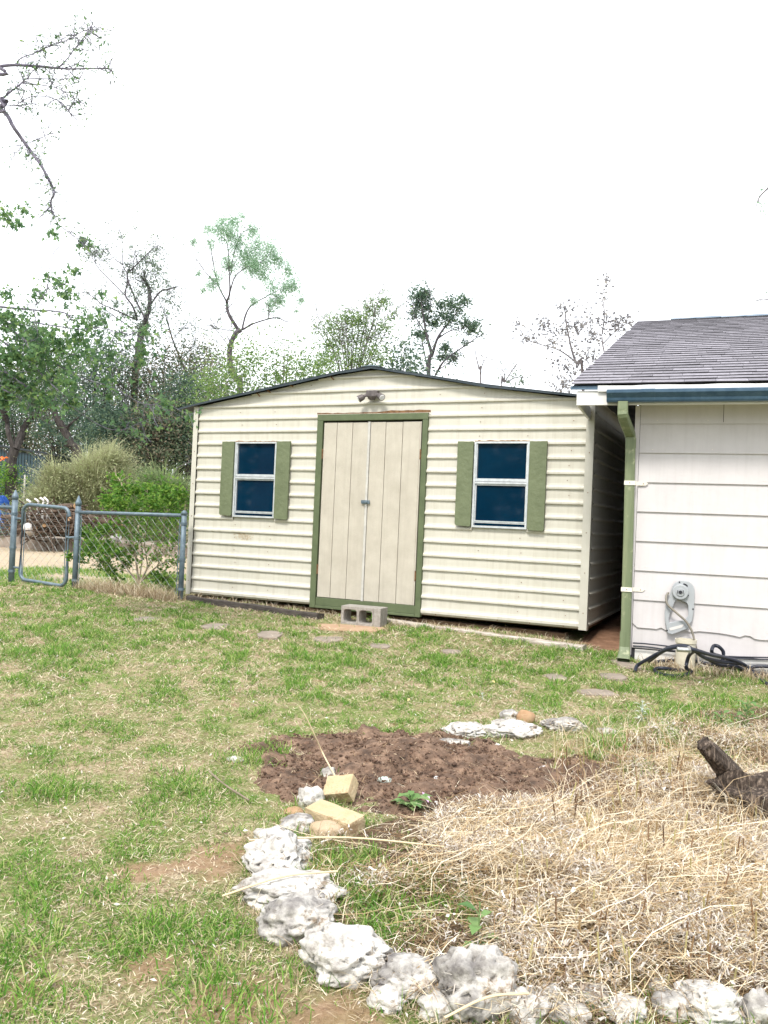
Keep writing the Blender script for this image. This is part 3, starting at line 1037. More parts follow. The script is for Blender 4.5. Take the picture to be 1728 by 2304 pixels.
# roof slopes
TAN = .36
LSL = math.sqrt(1 + TAN ** 2)
T0, Z0R = TE - .030, 2.236
TR = 4.0
rise = lambda t: Z0R + (t - T0) * TAN
ul = lambda t: -.500 + (t - T0) / (TR - T0) * .25
VV = np.array([[ul(T0), T0 + .02, rise(T0) - .012], [HW + .4, T0 + .02, rise(T0) - .012], [HW + .4, TR, rise(TR) - .012], [ul(TR), TR, rise(TR) - .012],
               [HW + .4, 2 * TR - T0, rise(T0)], [ul(TR), 2 * TR - T0, rise(T0)]])
o = Geo().add(VV, [[0, 1, 2, 3], [3, 2, 4, 5]]).build('roof_deck', M['under'], house, HO)
o.modifiers.new("thickness", 'SOLIDIFY').thickness = .02
roof = Geo().prism([(ul(T0) - .006, T0 + .012, rise(T0) - .030), (-.27, T0 + .012, rise(T0) - .034), (-.27, T0 + .016, rise(T0) - .004), (ul(T0) - .006, T0 + .016, rise(T0) - .004)], (0, .02, 0)).build('roof_edge', M['gutter'], house, HO)
EXP = .137
nrow = int((TR - T0) * LSL / EXP)
dirT = np.array([0, 1 / LSL, TAN / LSL])
nrm = np.array([0, -TAN / LSL, 1 / LSL])


def shingle_verts(u0, u1, d, lift, skew):
    Ltot = EXP + .03
    base = np.array([0, T0, Z0R])
    V = []
    for u, dd, h in ((u0, d, .010), (u1, d + skew, .010 + lift), (u1, d + Ltot, .001), (u0, d + Ltot, .001)):
        p = base + dirT * dd + nrm * h + np.array([u, 0, 0])
        V.append(p + nrm * .004)
        V.append(p - nrm * .0035)
    Q = [[0, 2, 4, 6], [0, 1, 3, 2], [0, 6, 7, 1], [2, 3, 5, 4]]
    return np.array(V), Q


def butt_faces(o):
    o.data.materials.append(M['under'])          # cut asphalt edges, blackened to draw the course shadow lines
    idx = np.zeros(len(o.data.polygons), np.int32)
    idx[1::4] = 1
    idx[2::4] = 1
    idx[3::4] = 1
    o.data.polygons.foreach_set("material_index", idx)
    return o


far = Geo()
count = 0
for r in range(nrow):
    d = r * EXP
    t = T0 + d / LSL
    u = ul(t) - (r * .115) % .30
    while u < HW + .3:
        u1 = u + random.choice([.16, .22, .30, .34])
        a, b = max(u, ul(t) - .01), min(u1, HW + .35)
        if b - a > .03:
            V, Q = shingle_verts(a + .0012, b - .0012, d + random.uniform(-.004, .004), random.uniform(-.002, .003), random.uniform(-.003, .003))
            if u < 2.6 and count < 300 and not (b - a < .05):
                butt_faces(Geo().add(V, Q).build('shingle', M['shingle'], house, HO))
                count += 1
            else:
                far.add(V, Q)
        u = u1
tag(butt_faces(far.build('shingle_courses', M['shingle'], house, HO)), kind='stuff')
# ridge cap shingles
for i in range(16):
    u = .12 + i * .28
    z = rise(TR)
    g = Geo().prism([(u, TR - .14, z - .030), (u, TR, z + .020 + .006 * (i % 2)), (u, TR + .14, z - .030), (u, TR, z + .004)], (.30, 0, .004))
    g.build('ridge_shingle', M['gutter'], house, HO)


# added boards blocking light at the rear of the passage between shed and house, and the bare soil on its floor
pa_, pb3 = sw(SW + .01, 3.0, 0), hw(-.03, 3.4, 0)
gf = empty('gap_light_blocker', (pa_[0], pa_[1], .1), math.atan2(pb3[1] - pa_[1], pb3[0] - pa_[0]), 'added dark boards blocking light in the narrow passage between shed and house', 'fence')
lnf = float(np.linalg.norm((pb3 - pa_)[:2]))
nb = max(3, int(lnf / .11))
for i in range(nb):
    Geo().box(i * lnf / nb + .002, (i + 1) * lnf / nb - .002, 0, .02, 0, 1.25).build('board', M['skid'], gf)
gsp = [sw(SW - .2, -.02, 0), hw(-.30, -.22, 0), hw(-.04, .05, 0), hw(-.02, 3.4, 0), sw(SW + .02, 3.2, 0), sw(SW - .2, 3.0, 0)]
V = []
nn_ = 26
for j in range(nn_ + 1):
    for i in range(9):
        tl, tr_ = sw(SW - .12, -.12 + 3.2 * j / nn_, 0), hw(.0, -.10 + 3.6 * j / nn_, 0)
        p = tl + (tr_ - tl) * i / 8
        e = min(j, 6) / 6
        V.append([p[0], p[1], float(gz(p[0], p[1])) + (.012 * e if 0 < i < 8 else -.02) + random.uniform(-.006, .006) - (.03 if j == 0 else 0)])
o = Geo().add(np.array(V), [[j * 9 + i, j * 9 + i + 1, j * 9 + i + 10, j * 9 + i + 9] for j in range(nn_) for i in range(8)]).build('passage_soil', M['gapsoil'])
tag(o, kind='structure')

# hose reel hanging plate on the house wall
rl = empty('hose_reel_bracket', hw(.35, -.018, .36), HYAW, 'grey plastic hose reel side plate leaning on the white wall by the downspout', 'hose reel')
rl.rotation_euler = (0, 0, HYAW)


def ring_band(outer, inner, y0, y1):
    """flat plate with a hole: two loops of equal count, extruded"""
    n = len(outer)
    V = [(x, y0, z) for x, z in outer] + [(x, y0, z) for x, z in inner] + [(x, y1, z) for x, z in outer] + [(x, y1, z) for x, z in inner]
    Q = []
    for i in range(n):
        j = (i + 1) % n
        Q += [[i, j, n + j, n + i], [2 * n + j, 2 * n + i, 3 * n + i, 3 * n + j], [i, 2 * n + i, 2 * n + j, j], [n + j, 3 * n + j, 3 * n + i, n + i]]
    return np.array(V), Q


def resample(loop, n):
    L = np.array(loop + loop[:1], float)
    seg = np.linalg.norm(np.diff(L, axis=0), axis=1)
    c = np.concatenate([[0], np.cumsum(seg)])
    tt = np.linspace(0, c[-1], n, endpoint=False)
    return np.stack([np.interp(tt, c, L[:, 0]), np.interp(tt, c, L[:, 1])], -1)


def pxloop(pts):
    """outline points (u, z) on the wall relative to the bracket foot"""
    return [(u - .35, z - .36) for u, z in pts]


outer = resample(pxloop([(.268, .355), (.300, .345), (.415, .402), (.424, .44), (.440, .455), (.452, .55), (.452, .70), (.440, .735), (.405, .762), (.345, .768), (.302, .742), (.285, .70), (.272, .64), (.240, .52), (.245, .45)]), 60)
inner = resample(pxloop([(.276, .435), (.330, .452), (.390, .462), (.412, .50), (.410, .575), (.398, .598), (.330, .618), (.312, .598), (.292, .545), (.272, .47)]), 60)
# align starts by nearest angle
oc = outer.mean(0)
inner = np.roll(inner, -int(np.argmin(np.linalg.norm(inner - outer[0], axis=1))), axis=0)
V, Q = ring_band(outer, inner, -.030, -.004)
bevel(Geo().add(V, Q).build('side_plate', M['reel'], rl), .004)
g = Geo()
hc = (.0, .318)
ang = np.linspace(0, 2 * math.pi, 28, endpoint=False)
g.prism([(hc[0] + .058 * math.cos(a), -.060, hc[1] + .058 * math.sin(a)) for a in ang], (0, .029, 0))
hub = bevel(g.build('hub', M['reel'], rl), .006)
g = Geo()
g.prism([(hc[0] + .031 * math.cos(a), -.068, hc[1] + .031 * math.sin(a)) for a in ang], (0, .0075, 0))
bevel(g.build('hub_disc', M['reel'], hub), .003)
g = Geo()
g.prism([(hc[0] + .013 * math.cos(a), -.074, hc[1] + .013 * math.sin(a)) for a in ang], (0, .0058, 0))
g.box(-.022, -.017, -.072, -.0685, hc[1] - .012, hc[1] + .014)
g.box(.017, .022, -.072, -.0685, hc[1] - .010, hc[1] + .016)
g.build('axle', M['black'], hub)
g = Geo()
g.prism([(.020, -.032, .386), (.040, -.032, .380), (.052, -.032, .368), (.050, -.032, .360), (.034, -.032, .370), (.018, -.032, .376)], (0, .0016, 0))
g.build('slot', M['black'], rl)
g = Geo()
g.prism([(-.072, -.032, .035), (.030, -.032, .072), (.035, -.032, .068), (.020, -.032, .046), (-.060, -.032, .016), (-.068, -.032, .024)], (0, .0016, 0))
g.build('lower_slot', M['soffit'], rl)
g = Geo()
for u, z in ((.340, .752), (.445, .553), (.264, .374), (.405, .655)):
    x, zz = u - .35, z - .36
    g.prism([(x + .0065 * math.cos(a), -.033, zz + .0065 * math.sin(a)) for a in ang[::4]], (0, .0025, 0))
g.build('bolt_holes', M['black'], rl)
# grey lead hose through the bracket
P = smooth_line([hw(.262, -.03, .665), hw(.247, -.055, .63), hw(.262, -.075, .575), hw(.325, -.080, .52), hw(.40, -.080, .455), hw(.445, -.085, .38), hw(.475, -.10, .27), hw(.492, -.13, .20), hw(.50, -.16, .15)], 6)
o = Geo().tube(P, .0085, 8).build('lead_hose', M['greyhose'], smooth=True)
tag(o, 'thin grey hose curving down across the reel plate on the wall', 'hose')

# PVC stand pipe
pb = gp(1541, 1507)
pv = empty('pipe_stub', (pb[0], pb[1], pb[2] - .02), 0, 'short off-white plastic pipe standing upright among the black hoses', 'pipe')
V = []
n = 28
hh = .255
for rr, z in ((.071, 0), (.072, hh * .5), (.071, hh - .035), (.078, hh - .03), (.079, hh), (.071, hh), (.068, hh - .03), (.066, .02)):
    for a in np.arange(n) * 2 * math.pi / n:
        jag = .006 * vnoise(a * 3, 0, .4, 4) if z >= hh else 0
        V.append([rr * math.cos(a), rr * math.sin(a), z - jag])
Q = []
for i in range(7):
    for j in range(n):
        Q.append([i * n + j, i * n + (j + 1) % n, (i + 1) * n + (j + 1) % n, (i + 1) * n + j])
Geo().add(np.array(V), Q).build('pipe_wall', M['pvc'], pv, smooth=False)
Geo().tube([(0, 0, .05), (0, 0, .06)], .066, 20).build('pipe_fill', M['soil'], pv)

# black hose coil, traced over the ground by the house
k7 = 3.318


def hz(pts, lift=0.0):
    """points (zoomed x, zoomed y, height above ground) along the hose"""
    out = []
    for x, y, h in pts:
        p = gp(1228 + x / k7, 1280 + y / k7, h + .010 + lift)
        # keep the run on this side of the wall
        d = ray(1228 + x / k7, 1280 + y / k7)
        nn = np.array([-math.sin(HYAW), math.cos(HYAW), 0])
        q = CPOS + d * (((hw(0, -.05, 0) - CPOS) @ nn) / (d @ nn))
        out.append(q if q[1] < p[1] else p)
    return smooth_line(out, 7)


HG = 'black garden hose runs heaped by the white house'
hs1 = [
    [(665, 765, .0), (685, 720, .03), (760, 675, .10), (850, 625, .17), (930, 585, .23), (1040, 575, .26), (1110, 610, .24), (1180, 660, .18), (1290, 690, .12), (1400, 700, .10), (1480, 720, .06), (1530, 770, .02), (1580, 820, 0), (1700, 880, 0)],
    [(770, 690, .05), (880, 612, .20), (1000, 580, .26), (1095, 600, .26), (1230, 640, .2), (1330, 660, .15), (1430, 690, .11), (1500, 730, .05), (1545, 790, .0), (1640, 850, 0)],
    [(820, 695, .03), (960, 682, .03), (1120, 690, .03), (1260, 720, .03), (1420, 745, .02), (1560, 770, .0), (1700, 800, 0)],
    [(1290, 725, .05), (1320, 680, .10), (1325, 620, .16), (1290, 580, .2), (1255, 575, .2), (1240, 605, .18), (1250, 635, .14), (1330, 660, .12), (1430, 700, .08), (1520, 740, .03)],
    [(1120, 605, .24), (1075, 640, .16), (1055, 690, .10), (1050, 740, .05), (1075, 760, .0), (980, 755, .0), (880, 742, .02), (825, 745, .01), (820, 770, .0), (900, 795, 0), (1010, 800, 0), (1090, 770, 0)],
    [(1130, 620, .22), (1200, 670, .14), (1300, 715, .08), (1420, 730, .05), (1510, 765, .02), (1640, 790, .0)],
    [(1530, 740, .03), (1580, 728, .03), (1700, 730, .03)],
    [(1530, 745, .03), (1560, 770, .0), (1640, 785, .0), (1720, 800, .0)],
]
hl = ['black hose loop arching highest over the pipe stub and falling to the lawn', 'black hose run lying just beneath the topmost arching loop',
      'black hose run lying flat against the foot of the house', 'small upright curl of black hose beside the pipe stub',
      'black hose bent low around the front of the pipe stub', 'black hose strand fanning away from the pipe top along the wall',
      'short black hose length at the edge of view near the wall', 'black hose end curling under the short length by the wall']
hose = empty('garden_hose', gp(1541, 1512), 0, 'tangled black garden hose heaped around the pipe stub by the white wall', 'hose')
inv = hose.location.copy()
for pts in hs1:
    Geo().tube(hz(pts), .0135, 8).build('hose_loop', M['hose'], hose, -inv, smooth=True)
P = hz([(980, 600, .262), (1070, 606, .262)], .012)
Geo().tube(P, .017, 8).build('coupling', M['brass'], hose, -inv, smooth=True)
P = hz([(1068, 588, .26), (1075, 618, .25)], .012)
Geo().tube(P, .012, 8).build('tap_handle', M['brass'], hose, -inv)
for i, pts in enumerate(([(650, 553, .1), (760, 560, .1), (960, 585, .1), (1240, 640, .1), (1400, 655, .1), (1740, 664, .1)], [(650, 575, .1), (780, 585, .1), (960, 612, .1), (1230, 645, .1), (1420, 668, .1), (1740, 680, .1)])):
    out = []
    for x, y, h in pts:
        d = ray(1228 + x / k7, 1280 + y / k7)
        o0 = hw(0, -.035 - .012 * i, 0)
        nn = np.array([-math.sin(HYAW), math.cos(HYAW), 0])
        tt = ((o0 - CPOS) @ nn) / (d @ nn)
        out.append(CPOS + d * tt)
    o = Geo().tube(smooth_line(out, 6), .006, 6).build('cable', M['hose'], smooth=True)
    tag(o, ['upper of two thin black cables run along the house foot', 'lower of two thin black cables run along the house foot'][i], 'cable')

# ------------------------------------------------------------------ cinder block step and stepping stones
bp_ = gp(810, 1408)
blk = empty('cinder_block', (bp_[0], bp_[1], float(gz(bp_[0], bp_[1])) - .005), SYAW + R(4), 'grey two-hole concrete block used as a step below the shed doors', 'concrete block')


def block_mesh():
    W_, H_, D_ = .395, .178, .19
    x0 = -W_ / 2

    def rrect(a, b, c, d, r, n=5):
        out = []
        for cx, cz, a0 in ((b - r, d - r, 0), (a + r, d - r, 90), (a + r, c + r, 180), (b - r, c + r, 270)):
            for t in np.linspace(0, 90, n):
                out.append((cx + r * math.cos(R(a0 + t)), cz + r * math.sin(R(a0 + t))))
        return out
    bm = bmesh.new()
    for y in (0.0, D_):
        pass
    g = Geo()
    holes = [(x0 + .026, x0 + .158, .028, H_ - .030), (x0 + .182, x0 + .312, .028, H_ - .030)]
    cells = [(x0, x0 + .170), (x0 + .170, x0 + .325)]
    for (ha, hb, hc_, hd), (ca, cb) in zip(holes, cells):
        loop_i = rrect(ha, hb, hc_, hd, .028)
        n = len(loop_i)
        loop_o = []
        cx, cz = (ha + hb) / 2, (hc_ + hd) / 2
        for (x, z) in loop_i:
            dx, dz = x - cx, z - cz
            sx = ((cb - cx) if dx > 0 else (cx - ca)) / max(abs(dx), 1e-6)
            sz = ((H_ - cz) if dz > 0 else cz) / max(abs(dz), 1e-6)
            s = min(sx, sz)
            loop_o.append((cx + dx * s, cz + dz * s))
        # snap nearest points to cell corners
        for cxn, czn in ((ca, 0), (cb, 0), (ca, H_), (cb, H_)):
            j = min(range(n), key=lambda q: (loop_o[q][0] - cxn) ** 2 + (loop_o[q][1] - czn) ** 2)
            loop_o[j] = (cxn, czn)
        V, Q = ring_band(loop_o, loop_i, 0.0, D_)
        g.add(V, Q)
    g.box(x0 + .3255, x0 + W_, 0, D_, 0, H_)
    return g


o = block_mesh().build('block_body', M['concrete'], blk)
bevel(o, .004)


def slabstone(px, py, wpx, hpx, m, label, group='flat stepping stones set in the lawn', th=.05, proud=.006, name='stepping_stone'):
    p = gp(px, py)
    pl, pr = gp(px - wpx / 2, py), gp(px + wpx / 2, py)
    pt, pbm = gp(px, py - hpx / 2), gp(px, py + hpx / 2)
    rx = np.linalg.norm(pr - pl) / 2
    ry = np.linalg.norm(pt - pbm) / 2
    n = 14
    loop = []
    for i in range(n):
        a = i * 2 * math.pi / n
        q = (abs(math.cos(a)) ** 4 + abs(math.sin(a)) ** 4) ** -.25 * random.uniform(.86, 1.06)
        loop.append((rx * .95 * q * math.cos(a), ry * .95 * q * math.sin(a), 0))
    z = float(gz(p[0], p[1]))
    o = Geo().prism(loop, (0, 0, th)).build(name, m)
    o.location = (p[0], p[1], z + proud - th)
    bevel(o, .006)
    return tag(o, label, 'stepping stone', group)


STONES = [(330, 1393, 62, 14, 'small pale flat stone in the grass nearest the chain-link fence'),
          (487, 1409, 66, 16, 'flat stone in the grass in front of the shuttered window by the fence'),
          (608, 1427, 62, 22, 'flat stone in the grass before the black border timber end'),
          (738, 1437, 72, 22, 'flat stone in the grass just before the brown slab'),
          (856, 1453, 50, 14, 'flat stone in the grass beyond the block step towards the house'),
          (1018, 1466, 54, 12, 'narrow flat stone in the grass along the painted timber'),
          (1250, 1523, 50, 16, 'flat stone in the grass midway to the downspout'),
          (1340, 1558, 90, 18, 'large pale flat stone sunk before the house corner'),
          (1408, 1494, 56, 22, 'tilted flat brick-like slab lying just below the downspout shoe'),
          (1378, 1520, 56, 24, 'broken flat slab touching the tilted one below the downspout')]
for x, y, a, b, l in STONES: slabstone(x, y, a, b, M['slab'], l)
slabstone(790, 1412, 165, 26, M['brownslab'], 'wide brown sandstone slab under the concrete block step', None, .06, .010, 'stone_slab')

# ------------------------------------------------------------------ chain-link fence and gate
def fence_z(x, y): return float(gz(x, y))


P1 = np.array([-4.39, 9.80])
P3 = np.array([-2.13, 8.80])
P2 = np.array([-3.475, 9.37])
PL = P1 + (P1 - P3) / np.linalg.norm(P1 - P3) * 2.6


def chain_panel(A, B, z0a, z0b, h, name, parent, off):
    """real woven zigzag wires between two points"""
    g = Geo()
    A, B = np.array(A), np.array(B)
    ln = np.linalg.norm(B - A)
    d = (B - A) / ln
    nrm2 = np.array([-d[1], d[0]])
    cell = .056
    nw = int(ln / cell)
    rowsn = int(h / (cell * .95))
    for i in range(nw + 1):
        pts = []
        for j in range(rowsn + 1):
            a = (i + (.5 if j % 2 else -.5) * (1 if i % 2 == 0 else -1) * 1.0 * .98) * cell
            a = min(max(a, 0), ln)
            z = z0a + (z0b - z0a) * a / ln + j * h / rowsn
            q = A + d * a + nrm2 * (.004 * (1 if j % 2 else -1))
            pts.append((q[0], q[1], z))
        g.tube(np.array(pts), .0016, 3, cap=False)
    o = g.build(name, M['wire'], parent, off)
    return tag(o, kind='stuff')


def post(g, x, y, z0, z1, r, cap='point'):
    g.tube([(x, y, z0), (x, y, z1)], r, 12)
    if cap == 'point':
        g.tube([(x, y, z1 - .03), (x, y, z1 + .005), (x, y, z1 + .012), (x, y, z1 + .085)], [r * 1.12, r * 1.12, r * 1.05, .004], 12)
    else:
        g.tube([(x, y, z1 - .02), (x, y, z1 + .01), (x, y, z1 + .03)], [r * 1.15, r * 1.15, r * .4], 12)


zg = 1.0
fa = empty('chain_link_fence', (P2[0], P2[1], fence_z(*P2)), 0, 'chain-link fence between gate post and shed corner, shrub growing through it', 'fence')
fo = -fa.location.copy()
g = Geo()
post(g, P2[0], P2[1], fence_z(*P2) - .1, 1.19, .031)
g.build('post', M['galv'], fa, fo, True)
g = Geo()
post(g, P3[0], P3[1], fence_z(*P3) - .1, 1.125, .029, 'dome')
g.build('post', M['galv'], fa, fo, True)
Geo().tube([(P2[0], P2[1], 1.085), (P3[0], P3[1], 1.10)], .021, 10).build('top_rail', M['galv'], fa, fo, True)
chain_panel(P2, P3, fence_z(*P2) + .03, fence_z(*P3) + .03, .86, 'chain_mesh', fa, fo)
for p_, zz in ((P2, .30), (P2, .78), (P2, 1.08), (P3, .30), (P3, .62), (P3, 1.0)):
    Geo().tube([(p_[0], p_[1], zz), (p_[0], p_[1], zz + .025)], .036, 10).build('post_band', M['galv'], fa, fo)
for p_, sg in ((P2, 1), (P3, -1)):
    d = (P3 - P2) / np.linalg.norm(P3 - P2) * sg * .055
    Geo().box(p_[0] + d[0] - .004, p_[0] + d[0] + .004, p_[1] + d[1] - .003, p_[1] + d[1] + .003, .26, 1.06).build('tension_bar', M['galv'], fa, fo)
fb = empty('chain_link_fence', (P1[0], P1[1], fence_z(*P1)), 0, 'chain-link fence run on the far side of the gate, pointed end post', 'fence')
fo2 = -fb.location.copy()
g = Geo()
post(g, P1[0], P1[1], fence_z(*P1) - .1, 1.235, .034)
g.build('post', M['galv'], fb, fo2, True)
g = Geo()
post(g, PL[0], PL[1], fence_z(*PL) - .1, 1.15, .031, 'dome')
g.build('post', M['galv'], fb, fo2, True)
Geo().tube([(PL[0], PL[1], 1.10), (P1[0], P1[1], 1.11)], .021, 10).build('top_rail', M['galv'], fb, fo2, True)
chain_panel(PL, P1, .25, .25, .86, 'chain_mesh', fb, fo2)
for zz in (.34, .62, 1.02):
    Geo().tube([(P1[0], P1[1], zz), (P1[0], P1[1], zz + .03)], .040, 10).build('post_band', M['galv'], fb, fo2)
# gate
dg = (P2 - P1) / np.linalg.norm(P2 - P1)
GA, GB = P1 + dg * .14, P2 - dg * .13
gate = empty('garden_gate', (GA[0], GA[1], .2), 0, 'galvanised tube gate with rounded corners and chain-link infill', 'gate')
go = -gate.location.copy()
za, zb_, zt_a, zt_b = .262, .235, 1.15, 1.13
rc = .10


def gpt(a, z):
    q = GA + (GB - GA) * a
    return (q[0], q[1], z)


lnG = np.linalg.norm(GB - GA)
ra = rc / lnG
loop = []
for cx, cz, a0 in ((1 - ra, zt_b - rc, 0), (ra, zt_a - rc, 90), (ra, za + rc, 180), (1 - ra, zb_ + rc, 270)):
    for t in np.linspace(0, 90, 6):
        loop.append(gpt(cx + ra * math.cos(R(a0 + t)), cz + rc * math.sin(R(a0 + t))))
loop.append(loop[0])
dense = []
for a, b in zip(loop[:-1], loop[1:]):
    dense.append(a)
Geo().tube(np.array(loop), .021, 10, cap=False).build('gate_frame', M['galv'], gate, go, True)
chain_panel(GA + dg * .05, GB - dg * .05, za + .03, zb_ + .05, .90, 'chain_mesh', gate, go)
for a in (.055, .945):
    q = gpt(a, 0)
    Geo().box(q[0] - .004, q[0] + .004, q[1] - .003, q[1] + .003, .24, 1.06).build('tension_bar', M['galv'], gate, go)
for zz in (.40, .98):
    Geo().tube([(P1[0], P1[1], zz), gpt(.0, zz)], .012, 8).build('hinge', M['galv'], gate, go)
Geo().tube([(P2[0], P2[1], .80), gpt(1.0, .79), gpt(.96, .80)], .013, 8).build('latch', M['galv'], gate, go)


# ------------------------------------------------------------------ garden bed: soil, rocks, bricks, stump
BED_C = np.array([.22, 3.86])


def bed_h(x, y):
    """height of loose soil above the yard; negative outside the bed"""
    a = ((x - .12) / .68) ** 2 + ((y - 3.86) / .56) ** 2
    b = ((x - .86) / .84) ** 2 + ((y - 3.60) / .48) ** 2
    e = np.maximum(1 - a, 1 - b) + (vnoise(x, y, .21, 11) - .5) * .95 + (vnoise(x, y, .07, 12) - .5) * .55 + (vnoise(x, y, .03, 16) - .5) * .25
    mound = .085 * np.exp(-(((x - .16) / .26) ** 2 + ((y - 3.98) / .20) ** 2))
    return np.clip(e * .07, -.05, .018) + mound * .8 * (e > -.2)


bx, by = np.meshgrid(np.linspace(-.75, 1.8, 260), np.linspace(2.95, 4.6, 180))
bz = bed_h(bx, by)
fine = (vnoise(bx, by, .035, 13) - .5) * .020 + (vnoise(bx, by, .015, 14) - .5) * .012 + (vnoise(bx, by, .09, 15) - .5) * .03
bzz = gz(bx, by) + np.where(bz > 0, bz + fine * np.clip(bz * 60, 0, 1), bz)
bv = np.stack([bx, by, bzz], -1).reshape(-1, 3)
n1, n0 = bx.shape[1], bx.shape[0]
ii, jj = np.meshgrid(np.arange(n1 - 1), np.arange(n0 - 1))
b0 = (jj * n1 + ii).ravel()
soil = link_mesh('soil_bed', np_mesh('soil_bed', bv, np.stack([b0, b0 + 1, b0 + n1 + 1, b0 + n1], -1)), M['soil'], smooth=True)
tag(soil, kind='structure')
# clods
g = Geo()
ico = bmesh.new()
bmesh.ops.create_icosphere(ico, subdivisions=1, radius=1)
icv = np.array([v.co for v in ico.verts])
icf = np.array([[v.index for v in f.verts] for f in ico.faces])
ico.free()
nc = 0
while nc < 3200:
    x, y = random.uniform(-.7, 1.45), random.uniform(3.1, 4.55)
    h = float(bed_h(x, y))
    if h < .004: continue
    r = abs(random.gauss(0, .0045)) + .002
    V = icv * rng.uniform(.6, 1.25, icv.shape) * np.array([1, 1, .7]) * r + np.array([x, y, float(gz(x, y)) + h + r * .3])
    g.add(V, None, icf)
    nc += 1
tag(g.build('soil_clods', M['clod']), kind='stuff')
mp_ = []
while len(mp_) < 5200:
    x, y = random.uniform(-.7, 1.5), random.uniform(3.1, 4.55)
    h = float(bed_h(x, y))
    if h > .004: mp_.append((x, y, float(gz(x, y)) + h + random.uniform(.0, .012)))
tag(Geo().leaves(mp_, .017, .30, up=1.2).build('soil_mulch', M['mulch']), kind='stuff')


def rock(px, py_bottom, wpx, hpx, m, label, pits=.0, seed=0, sub=4, depth_ratio=.8, rz=0.0, sharp=.28, cat='rock', group=None, sink=.27, name='rock', freq=1.0):
    p = gp(px, py_bottom)
    sc = p[1] / FPX
    Wm, Hm = wpx * sc * 1.17, hpx * sc * 1.2
    Dm = Wm * depth_ratio
    # seen from above: part of the apparent height is the rock's depth
    vis = math.atan2(CAMZ - p[2], p[1])
    Zm = max((Hm - Dm * math.sin(vis)) / math.cos(vis), Hm * .62) * (1 + sink)
    bm = bmesh.new()
    bmesh.ops.create_icosphere(bm, subdivisions=sub, radius=1)
    so = Vector((seed * 7.3, seed * 3.1, seed * 1.7))
    for v in bm.verts:
        c = v.co.normalized()
        q = c * 1.3 * freq + so
        d = 1 + sharp * 1.15 * mnoise.noise(q) + sharp * .6 * mnoise.noise(q * 2.3) + (.055 if sharp > .2 else .02) * mnoise.fractal(q * 4.5, .8, 2.0, 4)
        if sharp > .2:
            vd = mnoise.voronoi(c * 1.5 * freq + so)[0]
            d += min(vd[1] - vd[0], .35) * .22 - .04
        if pits:
            warp = Vector((mnoise.noise(c * 3 + so), mnoise.noise(c * 3 - so), mnoise.noise(c * 3 + so * 2))) * .22
            w1 = mnoise.voronoi(c * 3.3 + so * 2 + warp)[0][0]
            d -= pits * .42 * max(0.0, min(1.0, (.27 - w1) / .06))
            w2 = mnoise.voronoi(c * 6.5 + so + warp)[0][0]
            d -= pits * .22 * max(0.0, min(1.0, (.24 - w2) / .08))
        v.co = Vector((c.x * d * Wm / 2, c.y * d * Dm / 2, c.z * d * Zm / 2))
    me = bpy.data.meshes.new(name)
    bm.to_mesh(me)
    bm.free()
    o = link_mesh(name, me, m, smooth=True)
    o.location = (p[0], p[1] + Dm * .42, float(gz(p[0], p[1] + Dm * .4)) + Zm / 2 - Zm * sink)
    o.rotation_euler = (0, 0, rz)
    return tag(o, label, cat, group)


RG = 'rough limestone rocks edging the bed'
rock(615, 1985, 130, 98, M['lime'], 'long white limestone full of small dark holes, furthest of the near edging', 1.5, 1, 5, 1.35, group=RG)
rock(640, 2045, 200, 75, M['lime'], 'flat white limestone wedged between the holed stone and the grey boulder', .5, 2, 5, .7, group=RG)
rock(664, 2125, 148, 105, M['limegrey'], 'round grey and rust-stained boulder in the edging', .35, 3, 5, .85, group=RG)
rock(782, 2222, 182, 130, M['lime'], 'big knobbly white limestone at the corner of the edging', .7, 4, 5, .75, group=RG)
rock(920, 2262, 130, 96, M['limegrey'], 'small pale rubble rock half hidden in straw between two boulders', .5, 5, 5, .8, group=RG)
rock(1078, 2300, 168, 160, M['limegrey'], 'large mottled limestone with one deep eye-like hole beside the green sprout', .9, 6, 5, .8, group=RG)
rock(1192, 2310, 90, 78, M['lime'], 'pointed white stone in the straw just past the mottled boulder', .3, 7, 4, group=RG)
rock(1290, 2315, 80, 48, M['lime'], 'small white stone under the straw at the picture bottom', .3, 8, 4, group=RG)
rock(1622, 2318, 140, 96, M['lime'], 'whitish limestone with a brown hole lying in the straw', .8, 9, 5, .85, group=RG)
rock(1722, 2318, 70, 80, M['limegrey'], 'greyish stone cut off by the picture edge beside the holed limestone', .4, 10, 4, group=RG)
for i_, (x_, y_, w_, h_, m_, l_) in enumerate([
        (872, 2280, 74, 54, 'lime', 'white chunk in the gap between the knobby corner stone and the half hidden rubble rock'),
        (985, 2300, 72, 60, 'lime', 'rough white lump jammed against the mottled boulder from the knobby corner side'),
        (1130, 2240, 60, 44, 'lime', 'jagged white piece in straw right behind the pointed white stone'),
        (1238, 2268, 70, 44, 'lime', 'flat white fragment lying between the pointed stone and the bottom stones'),
        (1342, 2276, 76, 50, 'limegrey', 'stained lump in the straw midway to the holed limestone'),
        (1420, 2312, 88, 56, 'lime', 'broad pale fragment at the picture bottom under loose straw'),
        (1520, 2300, 80, 60, 'limegrey', 'grey-white lump leaning against the holed limestone'),
        (1490, 2246, 52, 34, 'lime', 'little white piece in straw above the grey-white lump'),
        (700, 2058, 70, 50, 'limegrey', 'brown-stained piece wedged between the grey boulder and the straw'),
        (720, 2140, 60, 44, 'lime', 'white stone squeezed between the grey boulder and the knobby corner stone'),
        (600, 1900, 54, 36, 'lime', 'small white stone before the smooth tan cobble')]):
    rock(x_, y_, w_, h_, M[m_], l_, .5, 70 + i_, 4, .85, group=RG, sink=.25)
